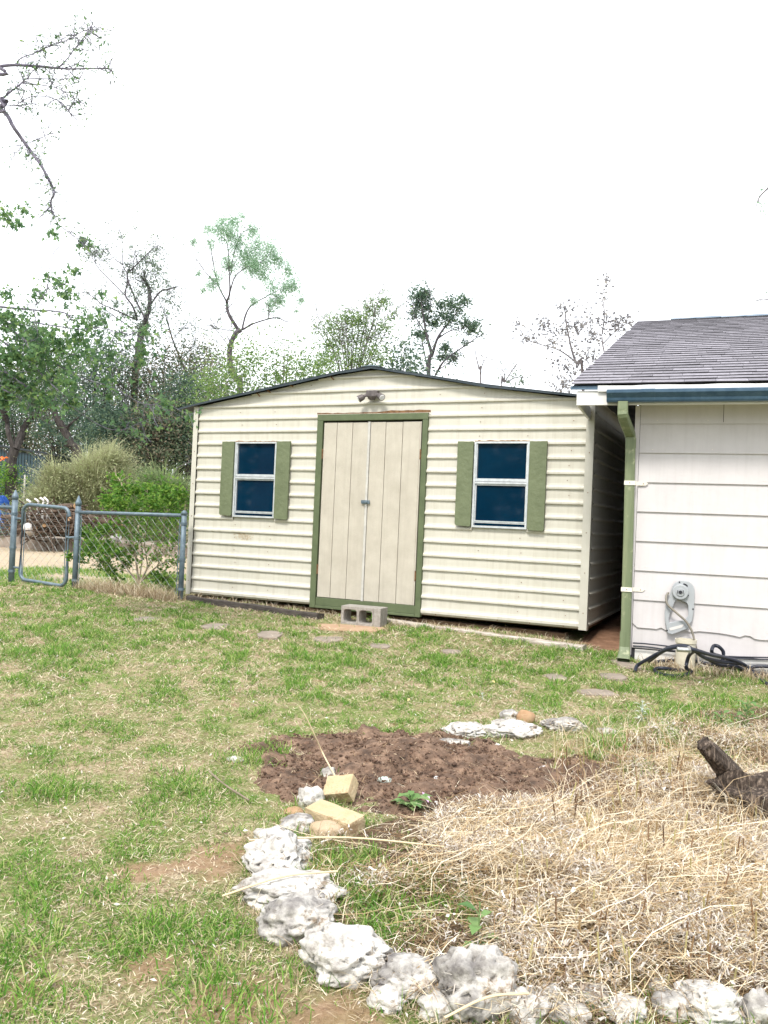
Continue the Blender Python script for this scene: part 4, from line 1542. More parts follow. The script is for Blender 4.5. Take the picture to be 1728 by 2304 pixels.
rock(1160, 2250, 50, 36, M['tanstone'], 'little tan stone in the straw behind the pointed white one', .2, 31, 4, group=RG)
rock(628, 1925, 74, 46, M['tanstone'], 'smooth tan cobble in front of the porous white limestone', 0, 11, 4, sharp=.1)
rock(732, 1890, 66, 46, M['tanstone'], 'rounded tan cobble under the lying yellow brick', 0, 12, 4, sharp=.1)
rock(660, 1838, 38, 24, M['orangestone'], 'small orange cobble beside the upper yellow brick', 0, 13, 4, sharp=.1)
rock(666, 1876, 68, 46, M['limegrey'], 'grey-white mottled stone between orange cobble and lying brick', .5, 14, 4)
rock(698, 1822, 54, 50, M['lime'], 'white stone tucked behind the lying yellow brick', .5, 15, 4)
rock(738, 1757, 30, 30, M['limegrey'], 'small dark grey stone against the upright brick on the soil', .1, 16, 4)
rock(1056, 1660, 92, 36, M['lime'], 'white honeycombed limestone lying flat on the lawn edge of the bed', 1.0, 17, 5, .7)
rock(1160, 1662, 112, 42, M['lime'], 'wide rough white limestone bearing two smaller stones', .8, 18, 5, .6)
o = rock(1150, 1622, 38, 26, M['limegrey'], 'small whitish stone stacked on the wide limestone', .4, 19, 4)
o = rock(1185, 1630, 36, 32, M['orangestone'], 'rounded orange-brown stone stacked on the wide limestone', 0, 20, 4, sharp=.12)
rock(922, 1696, 64, 36, M['lime'], 'smooth wedge-shaped white stone on the soil mound', .1, 21, 4, sharp=.2)
rock(1012, 1688, 80, 26, M['limegrey'], 'low grey stone at the back edge of the soil', .4, 22, 4, .6)
rock(1272, 1646, 84, 30, M['limegrey'], 'heap-like pale rubble stone in dry grass past the stacked stones', .8, 23, 5, .7)
rock(1370, 1652, 40, 14, M['limegrey'], 'faint grey stone sunk in weeds beyond the rubble', .3, 24, 3)
rock(1348, 1866, 46, 24, M['tanstone'], 'oval tan stone lying in straw below the bed', 0, 25, 4, sharp=.1)
rock(526, 1716, 34, 13, M['pebble'], 'low white stone in the lawn beside the green tuft', .2, 26, 3)
PB = 'white pebbles scattered over the soil'
for i, (x, y, a, b, mm, l) in enumerate([(1228, 1740, 26, 16, 'pebble', 'bright white pebble on the bare soil near the dry weeds'), (1285, 1800, 18, 14, 'pebble', 'white shell-like pebble at the edge of the straw'),
                                      (1332, 1734, 12, 8, 'pebble', 'tiny white pebble below the green grass tuft'), (866, 1766, 28, 18, 'greenstone', 'pale green stone on the soil'),
                                      (981, 1760, 15, 13, 'pebble', 'white pebble on the soil behind the leafy weed'), (981, 1815, 10, 12, 'pebble', 'white flake beside the pink petals'),
                                      (663, 1677, 17, 8, 'tanstone', 'flat yellowish pebble at the back rim of the soil'), (1540, 1868, 24, 17, 'pebble', 'white pebble caught in the straw below the stump'),
                                      (1183, 1752, 14, 8, 'tanstone', 'buff pebble on the soil left of the bright white one'), (1120, 1680, 10, 7, 'pebble', 'white speck of stone before the wide limestone')]):
    rock(x, y, a, b, M[mm], l, 0, 40 + i, 3, .8, sharp=.15, cat='pebble', group=PB, name='pebble', sink=.1)


def brick(center_px, base_h, size, rot, label, m='brick'):
    p = gp(*center_px)
    bm = bmesh.new()
    bmesh.ops.create_cube(bm, size=1)
    bmesh.ops.subdivide_edges(bm, edges=bm.edges, cuts=7, use_grid_fill=True)
    for v in bm.verts:
        v.co = Vector((v.co.x * size[0], v.co.y * size[1], v.co.z * size[2]))
        nn = mnoise.fractal(v.co * 30 + Vector((p[0] * 9, 0, 0)), .8, 2, 3)
        edge = sum(abs(abs(c) - s / 2) < 1e-4 for c, s in zip(v.co, size))
        v.co += v.co.normalized() * nn * .0015
        if edge >= 2:
            v.co *= 1 - (.012 + max(0, nn) * .07)
    me = bpy.data.meshes.new('brick')
    bm.to_mesh(me)
    bm.free()
    o = link_mesh('brick', me, M[m])
    o.location = (p[0], p[1], float(gz(p[0], p[1])) + base_h)
    o.rotation_euler = rot
    return tag(o, label, 'brick', 'yellow bricks on the bed edge')


brick((765, 1805), .055, (.125, .095, .062), (R(38), R(-14), R(-24)), 'shorter yellow brick tilted up against the soil')
brick((752, 1862), .030, (.22, .098, .068), (R(6), R(3), R(-36)), 'longer yellow brick lying flat with a brown-stained top')

# stump: slanting weathered log with a root mass
sb = gp(1655, 1812)
st = empty('tree_stump', (sb[0], sb[1], float(gz(sb[0], sb[1]))), 0, 'dark weathered driftwood stump with a slanting broken limb in dry grass', 'stump')


def gnarly(name, P, r, n=14, amp=.25, seed=0, parent=None, groove=.18):
    P = smooth_line(P, 10)
    m = len(P)
    rr = np.interp(np.linspace(0, 1, m), np.linspace(0, 1, len(r)), r)
    g = Geo().tube(P, rr, n)
    V = g.V[0]
    for i in range(m):
        c = P[i]
        for j in range(n):
            v = V[i * n + j]
            a = j * 2 * math.pi / n
            f = 1 + groove * math.sin(a * 5 + seed) * .5 + amp * mnoise.noise(Vector((math.cos(a) * 1.6 + seed, math.sin(a) * 1.6, i * .10))) + .10 * mnoise.noise(Vector((a * 4, seed, i * .22)))
            if i >= m - 3: f *= random.uniform(.75, 1.15)
            V[i * n + j] = c + (v - c) * f
    if len(V) > m * n:
        V[m * n + 1] = P[-1] + (P[-1] - P[-2]) * .6
    return g.build(name, M['stump'], parent, smooth=False)


def rel(px, py, Y): return at(px, py, Y) - np.array(st.location)


Ys = sb[1]
gnarly('broken_limb', [rel(1670, 1775, Ys + .08), rel(1640, 1738, Ys + .03), rel(1612, 1705, Ys - .02), rel(1582, 1673, Ys - .07)], [.058, .046, .040, .030], 22, .3, 3, st)
gnarly('root_mass', [rel(1606, 1774, Ys + .02), rel(1650, 1784, Ys - .02), rel(1700, 1806, Ys - .07), rel(1775, 1842, Ys - .12)], [.03, .09, .125, .14], 26, .55, 8, st, .35)
gnarly('root', [rel(1640, 1780, Ys), rel(1605, 1762, Ys - .04), rel(1592, 1760, Ys - .06)], [.03, .018, .008], 10, .3, 5, st)
gnarly('root', [rel(1660, 1800, Ys - .02), rel(1640, 1828, Ys - .06), rel(1622, 1850, Ys - .1)], [.05, .03, .01], 12, .4, 9, st)
# broken bark pieces next to the stump
for x, y, l in ((1510, 1738, 'flat splinter of grey wood lying in dry grass near the stump'), (1545, 1762, 'dark bark strip pressed into the dirt below the stump limb')):
    a = gp(x - 22, y)
    b = gp(x + 24, y + 6)
    g = Geo().tube(smooth_line([a + [0, 0, .015], (a + b) / 2 + [0, 0, .03], b + [0, 0, .012]], 5), [.012] * 5 + [.008] * 6 if False else .012, 6, squash=.4)
    tag(g.build('wood_splinter', M['stump']), l, 'wood piece')

# ------------------------------------------------------------------ lawn
shed_poly = [sw(-.05, -.03, 0)[:2], sw(SW + .05, -.03, 0)[:2], sw(SW + .05, SDEP, 0)[:2], sw(-.05, SDEP, 0)[:2]]
house_poly = [hw(-.05, .0, 0)[:2], hw(HW, .0, 0)[:2], hw(HW, HD, 0)[:2], hw(-.05, HD, 0)[:2]]
gap_poly = [sw(SW + .02, .0, 0)[:2], hw(-.02, .1, 0)[:2], hw(-.02, 6, 0)[:2], sw(SW, 4, 0)[:2]]


slabs = [(o.location.x, o.location.y, max(o.dimensions.x, .1) / 2, max(o.dimensions.y, .1) / 2) for o in COL.objects if o.name.startswith(('stepping_stone', 'stone_slab'))]
bpy.context.view_layer.update()
slabs = [(o.location.x, o.location.y, o.dimensions.x / 2 * .9, o.dimensions.y / 2 * .9) for o in COL.objects if o.name.startswith(('stepping_stone', 'stone_slab'))]


def sample_yard(n, y0=1.75, y1=9.6, expo=-.2, margin=.25):
    u = rng.random(n)
    e = expo + 1
    y = (y0 ** e + u * (y1 ** e - y0 ** e)) ** (1 / e)
    x = (rng.random(n) * 2 - 1) * (.485 * y + margin)
    return x, y


def keep_mask(x, y, stones=True):
    k = ~(inside(shed_poly, x, y) | inside(house_poly, x, y) | inside(gap_poly, x, y))
    e = bed_h(x, y)
    k &= ~((e > .004) & (rng.random(len(x)) > np.where(e < .016, .10, .012)))
    for c, r in BARE:
        dd = np.hypot(x - c[0], (y - c[1]))
        k &= ~((dd < r * (.7 + .6 * vnoise(x, y, .06, 21))) & (rng.random(len(x)) > .30))
    if stones:
        for cx, cy, rx, ry in slabs:
            k &= ~((((x - cx) / rx) ** 2 + ((y - cy) / ry) ** 2 < 1) & (rng.random(len(x)) > .05))
    return k


def blades(x, y, z, Lh, Wd, az, lean, bend=.5):
    n = len(x)
    P = np.stack([x, y, z], -1)
    d = np.stack([np.cos(az), np.sin(az), np.zeros(n)], -1)
    side = np.stack([-np.sin(az), np.cos(az), np.zeros(n)], -1) * (Wd / 2)[:, None]
    # twist the blade so it is not always edge-on to the lean
    tw = rng.uniform(0, math.pi, n)
    side = side * np.cos(tw)[:, None] + d * (Wd / 2 * np.sin(tw))[:, None]
    up = np.array([0, 0, 1.0])
    mid = P + (d * np.sin(lean)[:, None] + up * np.cos(lean)[:, None]) * (Lh * .55)[:, None]
    l2 = np.minimum(lean + bend, 1.62) if bend < 1 else lean + bend * rng.uniform(.2, 1.6, n)
    tip = mid + (d * np.sin(l2)[:, None] + up * np.cos(l2)[:, None]) * (Lh * .45)[:, None]
    V = np.stack([P - side, P + side, mid + side * .8, mid - side * .8, tip], 1).reshape(-1, 3)
    i = np.arange(n)[:, None] * 5
    return V, i + np.array([[0, 1, 2, 3]]), i + np.array([[3, 2, 4]])


# green grass in tufts
nt_ = 84000
tx, ty = sample_yard(nt_)
gr = .18 * vnoise(tx, ty, .55, 31) + .42 * vnoise(tx, ty, .17, 32) + .40 * vnoise(tx, ty, .07, 33)
prob = np.clip((gr - .36) * 5.0, .26, 1)
heap_in = inside(HEAP, tx, ty)
prob = np.where(heap_in, prob * np.where(vnoise(tx, ty, .30, 35) - .12 * np.clip(tx - .15, 0, 1) > .50 - np.clip((ty - 3.2) * .25, 0, .25), .9, .14), prob)
prob = np.where(ty > 7.6, prob * .8, prob)
k = (rng.random(nt_) < prob) & keep_mask(tx, ty)
tx, ty, gr = tx[k], ty[k], gr[k]
per = 7
lush = np.clip((gr - .48) * 4, 0, 1)
x = np.repeat(tx, per) + rng.normal(0, .012, len(tx) * per)
y = np.repeat(ty, per) + rng.normal(0, .012, len(tx) * per)
lu = np.repeat(lush, per)
n = len(x)
V, Q, T = blades(x, y, gz(x, y) - .003, (.018 + .026 * lu) * rng.uniform(.45, 1.6, n) * np.clip(y / 4.5, .9, 1.5), (.0023 + .0012 * lu) * np.clip(y / 3.6, 1, 2.6), rng.uniform(0, 6.28, n), rng.uniform(.25, 1.45, n), .55)
lawn = link_mesh('lawn_grass', np_mesh('lawn_grass', V, Q, T), M['grass'])
tag(lawn, kind='stuff')
print('grass blades', n)
# dry thatch between the green
n = 245000
x, y = sample_yard(n)
k = keep_mask(x, y)
k &= rng.random(n) < np.where(inside(HEAP, x, y), .5, .45 + .55 * (vnoise(x, y, .4, 41) > .4))
x, y = x[k], y[k]
n = len(x)
V, Q, T = blades(x, y, gz(x, y) + rng.uniform(-.002, .010, n), rng.uniform(.012, .045, n) * np.clip(y / 4.5, .9, 1.5), rng.uniform(.0014, .0034, n) * np.clip(y / 3.6, 1, 2.6), rng.uniform(0, 6.28, n), rng.uniform(.95, 1.6, n), .25)
th = link_mesh('dry_thatch', np_mesh('dry_thatch', V, Q, T), M['thatch'])
tag(th, kind='stuff')
# the lawn goes on to either side of the view
for nm, n, m_, l0, l1, a0, a1 in (('side_lawn_grass', 90000, 'grass', .02, .05, .25, 1.4), ('side_lawn_thatch', 60000, 'thatch', .015, .05, .95, 1.6)):
    x, y = sample_yard(n, 1.6, 9.4, .2, 2.4)
    k = (np.abs(x) > .485 * y + .2) & keep_mask(x, y) & (rng.random(n) < (np.clip((vnoise(x, y, .17, 32) - .3) * 4, .25, 1) if m_ == 'grass' else 1))
    x, y = x[k], y[k]
    n = len(x)
    V, Q, T = blades(x, y, gz(x, y) - .002, rng.uniform(l0, l1, n), rng.uniform(.004, .008, n), rng.uniform(0, 6.28, n), rng.uniform(a0, a1, n), .5)
    tag(link_mesh(nm, np_mesh(nm, V, Q, T), M[m_]), kind='stuff')
# grass beyond the fence
n = 26000
y = rng.uniform(9.6, 12.2, n)
x = rng.uniform(-5.8, -.8, n)
k = ~inside(shed_poly, x, y) & (rng.random(n) < np.clip((vnoise(x, y, .6, 51) - .3) * 3, 0, 1))
x, y = x[k], y[k]
n = len(x)
V, Q, T = blades(x, y, gz(x, y) - .003, rng.uniform(.03, .09, n), np.full(n, .008), rng.uniform(0, 6.28, n), rng.uniform(.1, 1.1, n), .4)
tag(link_mesh('yard_grass_beyond_fence', np_mesh('yard_grass_beyond_fence', V, Q, T), M['grass']), kind='stuff')
# dry tall grass along the fence foot and wall foot
segs = [((-3.4, 9.30), (-2.2, 8.70), 2600, .16), (tuple(sw(0, -.10, 0)[:2]), tuple(sw(1.9, -.12, 0)[:2]), 1300, .07), (tuple(sw(2.3, -.16, 0)[:2]), tuple(sw(4.3, -.16, 0)[:2]), 1200, .07), (tuple(hw(.1, -.16, 0)[:2]), tuple(hw(2.2, -.2, 0)[:2]), 2400, .10)]
X, Y, LL = [], [], []
for a, b, n, h in segs:
    t = rng.random(n)
    X.append(a[0] + (b[0] - a[0]) * t + rng.normal(0, .05, n))
    Y.append(a[1] + (b[1] - a[1]) * t + rng.normal(0, .05, n))
    LL.append(h * rng.uniform(.4, 1.5, n))
x, y, l = map(np.concatenate, (X, Y, LL))
n = len(x)
V, Q, T = blades(x, y, gz(x, y) - .003, l, rng.uniform(.003, .006, n), rng.uniform(0, 6.28, n), rng.uniform(.1, 1.2, n), .6)
tag(link_mesh('dry_edge_grass', np_mesh('dry_edge_grass', V, Q, T), M['thatch']), kind='stuff')
# greener tufts by the hose, soil edge and fence
spots = [(1660, 1530, .16, 60, .08), (1640, 1518, .14, 60, .09), (560, 1712, .14, 160, .07), (600, 1690, .10, 120, .06), (1340, 1718, .05, 60, .10), (430, 1765, .12, 90, .06), (740, 1870, .08, 60, .06), (690, 1975, .10, 120, .06),
         (380, 2080, .12, 130, .055), (80, 2120, .14, 150, .06), (240, 2010, .12, 100, .05), (560, 2270, .16, 150, .055), (120, 1790, .12, 120, .08), (760, 2000, .12, 120, .05), (880, 2040, .12, 90, .05), (470, 2200, .12, 110, .055), (60, 2260, .12, 120, .055), (745, 1950, .09, 110, .06), (790, 1995, .10, 130, .06), (840, 2035, .10, 130, .06), (900, 2085, .09, 90, .06), (935, 1985, .09, 90, .06), (1010, 2040, .08, 60, .06), (830, 1925, .07, 60, .05), (1440, 1745, .10, 110, .09), (1360, 1680, .10, 120, .09), (1500, 1660, .12, 120, .10), (1620, 1640, .14, 140, .10), (1420, 1900, .08, 60, .07), (1400, 2170, .07, 50, .08)]
X, Y, LL = [], [], []
for px, py, r, n, h in spots:
    c = gp(px, py)
    n = n * 2
    X.append(c[0] + rng.normal(0, r * .5, n))
    Y.append(c[1] + rng.normal(0, r * .5, n))
    LL.append(h * rng.uniform(.4, 1.3, n))
x, y, l = map(np.concatenate, (X, Y, LL))
n = len(x)
V, Q, T = blades(x, y, gz(x, y) - .003, l, rng.uniform(.003, .0055, n), rng.uniform(0, 6.28, n), rng.uniform(.1, 1.1, n), .5)
tag(link_mesh('grass_tufts', np_mesh('grass_tufts', V, Q, T), M['grass']), kind='stuff')

# ------------------------------------------------------------------ cut straw heap
hx = np.array([p[0] for p in HEAP])
hy = np.array([p[1] for p in HEAP])


def sample_heap(n):
    out = np.zeros((0, 2))
    while len(out) < n:
        y = 1.8 + rng.random(n) ** 1.3 * 2.9
        x = rng.uniform(hx.min(), hx.max(), n)
        k = inside(HEAP, x, y) & (np.abs(x) < .52 * y + .3)
        dens = np.clip((.6 * vnoise(x, y, .42, 61) + .4 * vnoise(x, y, .15, 63) - .30) * 2.8, .03, 1) * np.clip((y - 2.0) / .42, .22, 1) * np.clip(.45 + x * 1.1, .4, 1) * np.clip(1.25 - (y - 2.9) * .55, .3, 1)
        k &= rng.random(n) < dens
        out = np.vstack([out, np.stack([x[k], y[k]], -1)])
    return out[:n]


def pile(x, y):
    return .016 + .055 * vnoise(x, y, .22, 62) + .06 * np.exp(-(((x - 1.0) / .5) ** 2 + ((y - 2.7) / .45) ** 2)) + .03 * np.exp(-(((x - .5) / .4) ** 2 + ((y - 2.6) / .35) ** 2))


ns = 3400
P = sample_heap(ns)
g = Geo()
main_dir = R(25)
allV, allQ = [], []
seg = 5
nside = 3
L_ = rng.gamma(2.0, .095, ns) + .06
az = np.where(rng.random(ns) < .55, rng.normal(main_dir, .45, ns), rng.uniform(0, 6.28, ns))
curve = rng.normal(0, .95, ns)
el = rng.normal(.03, .16, ns)
r0 = rng.uniform(.0005, .0013, ns)
zb = gz(P[:, 0], P[:, 1]) + rng.random(ns) * pile(P[:, 0], P[:, 1])
pts = np.zeros((ns, seg + 1, 3))
pts[:, 0] = np.stack([P[:, 0], P[:, 1], zb], -1)
for i in range(seg):
    a = az + curve * (i - seg / 2) / seg + rng.normal(0, .30, ns)
    e2 = el - .12 * i / seg * (L_ > .3) + rng.normal(0, .10, ns)
    st_ = np.stack([np.cos(a) * np.cos(e2), np.sin(a) * np.cos(e2), np.sin(e2)], -1) * (L_ / seg)[:, None]
    pts[:, i + 1] = pts[:, i] + st_
pts -= (pts[:, seg // 2] - pts[:, 0])[:, None, :] * np.array([1, 1, 0])
gzz = gz(pts[..., 0], pts[..., 1]) + .004
pts[..., 2] = np.maximum(pts[..., 2], gzz)
Tn = pts[:, -1] - pts[:, 0]
Tn /= np.linalg.norm(Tn, axis=1)[:, None] + 1e-9
A = np.cross(Tn, np.array([0, 0, 1.0]))
A /= np.linalg.norm(A, axis=1)[:, None] + 1e-9
B = np.cross(Tn, A)
ang3 = np.arange(nside) * 2 * math.pi / nside
ring = A[:, None, None, :] * np.cos(ang3)[None, None, :, None] + B[:, None, None, :] * np.sin(ang3)[None, None, :, None]
rad = r0[:, None] * np.linspace(1.15, .75, seg + 1)[None, :]
VV = pts[:, :, None, :] + ring * rad[:, :, None, None]
vper = (seg + 1) * nside
base = np.arange(ns)[:, None, None] * vper
i = np.arange(seg)[None, :, None] * nside
j = np.arange(nside)[None, None, :]
kx = (j + 1) % nside
QQ = np.stack([base + i + j, base + i + kx, base + i + nside + kx, base + i + nside + j], -1).reshape(-1, 4)
tag(link_mesh('cut_straw', np_mesh('cut_straw', VV.reshape(-1, 3), QQ), M['straw']), kind='stuff')
# finer straw: a low layer browned to paint in the shade of the gaps, paler pieces on top
for nm, n, lo_z, hi_z, m_ in (('shaded_straw', 46000, 0.0, .55, 'shadestraw'), ('fine_straw', 25000, .45, 1.15, 'straw')):
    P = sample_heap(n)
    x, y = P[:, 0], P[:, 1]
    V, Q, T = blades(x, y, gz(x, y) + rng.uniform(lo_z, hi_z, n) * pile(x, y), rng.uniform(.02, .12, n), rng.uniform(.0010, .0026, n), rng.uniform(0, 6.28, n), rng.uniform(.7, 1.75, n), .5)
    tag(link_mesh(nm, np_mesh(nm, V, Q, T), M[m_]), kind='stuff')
# curled dead leaves and seed heads
n = 46000
P = sample_heap(n)
k = rng.random(n) < np.clip((vnoise(P[:, 0], P[:, 1], .14, 64) - .38) * 3.2, .06, 1)
P = P[k]
n = len(P)
x, y = P[:, 0], P[:, 1]
V, Q, T = blades(x, y, gz(x, y) + rng.random(n) ** .6 * (pile(x, y) + .018), rng.uniform(.010, .034, n) * np.where(rng.random(n) < .15, 1.5, 1), rng.uniform(.0025, .0065, n) * np.where(rng.random(n) < .15, 1.6, 1), rng.uniform(0, 6.28, n), rng.uniform(.3, 1.9, n), 1.3)
tag(link_mesh('dead_leaf_litter', np_mesh('dead_leaf_litter', V, Q, T), M['litter']), kind='stuff')
# scattered litter over the lawn too
n = 2600
x, y = sample_yard(n, 1.8, 7.5)
k = keep_mask(x, y)
x, y = x[k], y[k]
g = Geo().leaves(np.stack([x, y, gz(x, y) + .012], -1), .016, .45, up=1.5)
tag(g.build('lawn_litter', M['litter']), kind='stuff')
n = 45
x, y = sample_yard(n, 2.5, 8)
g = Geo().leaves(np.stack([x, y, gz(x, y) + .02], -1), .026, .6, up=2.5)
tag(g.build('fallen_leaves', M['fallen']), kind='stuff')
# upright stubble
g = Geo()
nst = 0
while nst < 230:
    px, py = random.uniform(1120, 1720), random.uniform(1960, 2240)
    if random.random() < .3: px, py = random.uniform(1250, 1720), random.uniform(1690, 1960)
    p = gp(px, py)
    h = random.uniform(.05, .15)
    dx, dy = random.gauss(0, .12), random.gauss(0, .12)
    g.tube([p + [0, 0, -.01], p + [dx * h * .5, dy * h * .5, h * .5], p + [dx * h, dy * h, h]], [.0032, .003, .0024], 5)
    nst += 1
tag(g.build('stubble', M['stubble']), kind='stuff')
# upright dry grass wisps in the right of the bed
X, Y = [], []
for _ in range(2300):
    p = gp(random.uniform(1240, 1760), random.uniform(1620, 1950))
    X.append(p[0]); Y.append(p[1])
x, y = np.array(X), np.array(Y)
n = len(x)
V, Q, T = blades(x, y, gz(x, y), rng.uniform(.06, .22, n), rng.uniform(.0016, .0032, n), rng.uniform(0, 6.28, n), rng.uniform(.1, 1.0, n), .7)
tag(link_mesh('dry_grass_wisps', np_mesh('dry_grass_wisps', V, Q, T), M['straw']), kind='stuff')
# grass and straw growing up against the edging stones, and straw bits blown over the soil
X, Y = [], []
bpy.context.view_layer.update()
for o in list(COL.objects):
    if o.name.startswith(('rock', 'brick')) and o.location.y < 5:
        n = 90
        a = rng.uniform(0, 6.28, n)
        X.append(o.location.x + np.cos(a) * o.dimensions.x * .52 + rng.normal(0, .012, n))
        Y.append(o.location.y + np.sin(a) * o.dimensions.y * .52 + rng.normal(0, .012, n))
x, y = np.concatenate(X), np.concatenate(Y)
n = len(x)
k = rng.random(n) < .55
V, Q, T = blades(x[k], y[k], gz(x[k], y[k]) - .004, rng.uniform(.025, .075, k.sum()), rng.uniform(.002, .004, k.sum()), rng.uniform(0, 6.28, k.sum()), rng.uniform(.05, 1.0, k.sum()), .5)
tag(link_mesh('stone_edge_grass', np_mesh('stone_edge_grass', V, Q, T), M['grass']), kind='stuff')
k = ~k
V, Q, T = blades(x[k], y[k], gz(x[k], y[k]) + .002, rng.uniform(.03, .11, k.sum()), rng.uniform(.0014, .003, k.sum()), rng.uniform(0, 6.28, k.sum()), rng.uniform(.3, 1.5, k.sum()), .5)
tag(link_mesh('stone_edge_straw', np_mesh('stone_edge_straw', V, Q, T), M['thatch']), kind='stuff')
x, y = rng.uniform(-.7, 1.7, 5000), rng.uniform(3.1, 4.5, 5000)
h = bed_h(x, y)
k = (h > .003) & (rng.random(5000) < np.clip(.12 + (x - .3) * .35, .12, .7))
x, y, h = x[k], y[k], h[k]
n = len(x)
V, Q, T = blades(x, y, gz(x, y) + h + .004, rng.uniform(.02, .10, n), rng.uniform(.0012, .0026, n), rng.uniform(0, 6.28, n), rng.uniform(1.0, 1.7, n), .3)
tag(link_mesh('straw_on_soil', np_mesh('straw_on_soil', V, Q, T), M['straw']), kind='stuff')
# the single long stalk leaning from the brick
a = gp(762, 1795) + [0, 0, .06]
o = Geo().tube(smooth_line([a, at(730, 1702, 3.75), at(706, 1650, 3.72), at(688, 1612, 3.70), at(673, 1588, 3.69)], 5), np.linspace(.0038, .0018, 21), 6).build('dry_stalk', M['straw'])
tag(o, 'single long dry stalk leaning up from behind the upright brick', 'stalk')
for (x0, y0, x1, y1), l in [((500, 2016, 760, 1960), 'long pale stalk lying across the holed white limestone'), ((560, 1890, 1000, 1905), 'long horizontal stalk lying across the cobbles below the bricks'), ((1000, 2290, 1190, 2235), 'thick stalk lying before the mottled boulder at the bottom')]:
    p, q = gp(x0, y0, .05), gp(x1, y1, .07)
    tag(Geo().tube(smooth_line([p, (p + q) / 2 + [0, 0, .02], q], 5), .0032, 6).build('dry_stalk', M['straw']), l, 'stalk')
# small dead twigs in the lawn
for pts, l in [([(470, 1735), (505, 1765), (560, 1800)], 'thin dark twig on the lawn beside the bed'), ([(120, 1520), (135, 1526), (143, 1530)], 'short pale stick on the lawn far from the bed')]:
    P = smooth_line([gp(x, y, .02) for x, y in pts], 4)
    tag(Geo().tube(P, .004, 5).build('twig', M['twig']), l, 'twig')


# ------------------------------------------------------------------ small plants
def rosette(name, px, py, n, size, m, label, height=.06, spread=.05, cat='weed', stem=True, asp=.55):
    p = gp(px, py)
    r = empty(name, (p[0], p[1], float(gz(p[0], p[1]))), random.uniform(0, 6), label, cat)
    g = Geo()
    s = Geo()
    for i in range(n):
        a = i * 2.4 + random.uniform(-.3, .3)
        h = height * (i + 1) / n
        rr = spread * random.uniform(.5, 1)
        base = np.array([0, 0, h * .8])
        d = np.array([math.cos(a), math.sin(a), random.uniform(.1, .6)])
        d /= np.linalg.norm(d)
        side = np.cross(d, [0, 0, 1.0])
        side /= np.linalg.norm(side)
        up = np.cross(side, d)
        L1 = size * random.uniform(.7, 1.2)
        b = base + d * rr * .4
        V = [b]
        for t, wq, lift in ((.3, .42, .02), (.6, .5, 0), (1.0, 0, -.25)):
            c = b + d * L1 * t + up * L1 * lift
            if wq:
                V += [c + side * L1 * asp * wq + up * .1 * L1 * wq, c, c - side * L1 * asp * wq + up * .1 * L1 * wq]
            else:
                V.append(c)
        V = np.array(V)
        g.add(V, [[1, 2, 5, 4], [2, 3, 6, 5]], [[0, 2, 1], [0, 3, 2], [4, 5, 7], [5, 6, 7]])
        s.tube([base * .9, b], .0018, 4)
    s.tube([(0, 0, -.01), (0, 0, height)], .0022, 5)
    g.build('leaves', m, r)
    s.build('stem', m, r)
    return r


rosette('leafy_weed', 925, 1826, 22, .060, M['weed'], 'green leafy weed at the soil edge beside pink petals', .07, .07)
rosette('sprout', 1075, 2150, 7, .062, M['weed'], 'single bright green four-leaf sprout above the mottled boulder', .15, .03, 'sprout')
rosette('mint_weed', 1680, 1640, 26, .060, M['weed'], 'upright pale green leafy weed in the grass behind the stump', .19, .06)
rosette('mint_weed', 1622, 1640, 15, .055, M['weed'], 'lower pale green weed beside the upright one', .10, .06)
rosette('silver_weed', 1444, 1625, 18, .042, M['silver'], 'silvery grey weed standing in the lawn past the rubble stone', .13, .03, asp=.4)
rosette('silver_weed', 1085, 1575, 7, .022, M['silver'], 'tiny silvery weed in the lawn behind the white limestone', .05, .03, asp=.4)
rosette('grey_weed', 760, 1762, 6, .022, M['silver'], 'small grey-green weed seedling on the soil', .03, .03, asp=.4) if False else None
for (x_, y_), l_ in (((964, 1806), 'crumpled pink-mauve petal on the soil just behind the leafy weed'), ((893, 1764), 'small pink petal on the soil beside the pale green stone')):
    tag(Geo().leaves([gp(x_, y_, .02)], .045, .8, up=1.5).build('petal', M['pink']), l_, 'petal')


# ------------------------------------------------------------------ VEGETATION
def trace(pts, org, k, Y, jit=.25, seed=None):
    """limb path: points in an enlarged view -> places at about distance Y, wandering in depth"""
    rr = random.Random(seed if seed is not None else len(pts) * 13 + int(pts[0][0]))
    out = []
    off = 0.0
    for x, y in pts:
        out.append(at(org[0] + x / k, org[1] + y / k, Y + off))
        off += rr.uniform(-jit, jit)
    return np.array(out)


def twigs(g, P, r0, n, length, leafpts, depth=1, gravity=0.0, seed=0, leaf_per=3, spread=.9, thin=.0022, side=4):
    """random side twigs along a limb path, with leaf points near their ends"""
    rr = np.random.default_rng(seed + 77)
    m = len(P)
    for _ in range(n):
        i = int(rr.integers(max(1, m // 5), m))
        p = P[i]
        T = P[min(i + 1, m - 1)] - P[i - 1]
        T = T / (np.linalg.norm(T) + 1e-9)
        d = T * .6 + rr.normal(0, spread, 3)
        d /= np.linalg.norm(d)
        Ln = length * rr.uniform(.4, 1.3)
        q = [p]
        cur = p
        for s in range(4):
            d = d + rr.normal(0, .22, 3) + np.array([0, 0, -gravity * .25])
            d /= np.linalg.norm(d)
            cur = cur + d * Ln / 4
            q.append(cur)
        q = np.array(q)
        g.tube(q, np.linspace(max(r0 * .35, thin * 1.3), thin, 5), side, cap=False)
        for _l in range(leaf_per):
            leafpts.append(q[int(rr.integers(2, 5))] + rr.normal(0, Ln * .09, 3))
        if depth > 1:
            twigs(g, q, max(r0 * .35, thin), 2, length * .55, leafpts, depth - 1, gravity, seed + int(rr.integers(1e6)), leaf_per, spread, thin, 3)


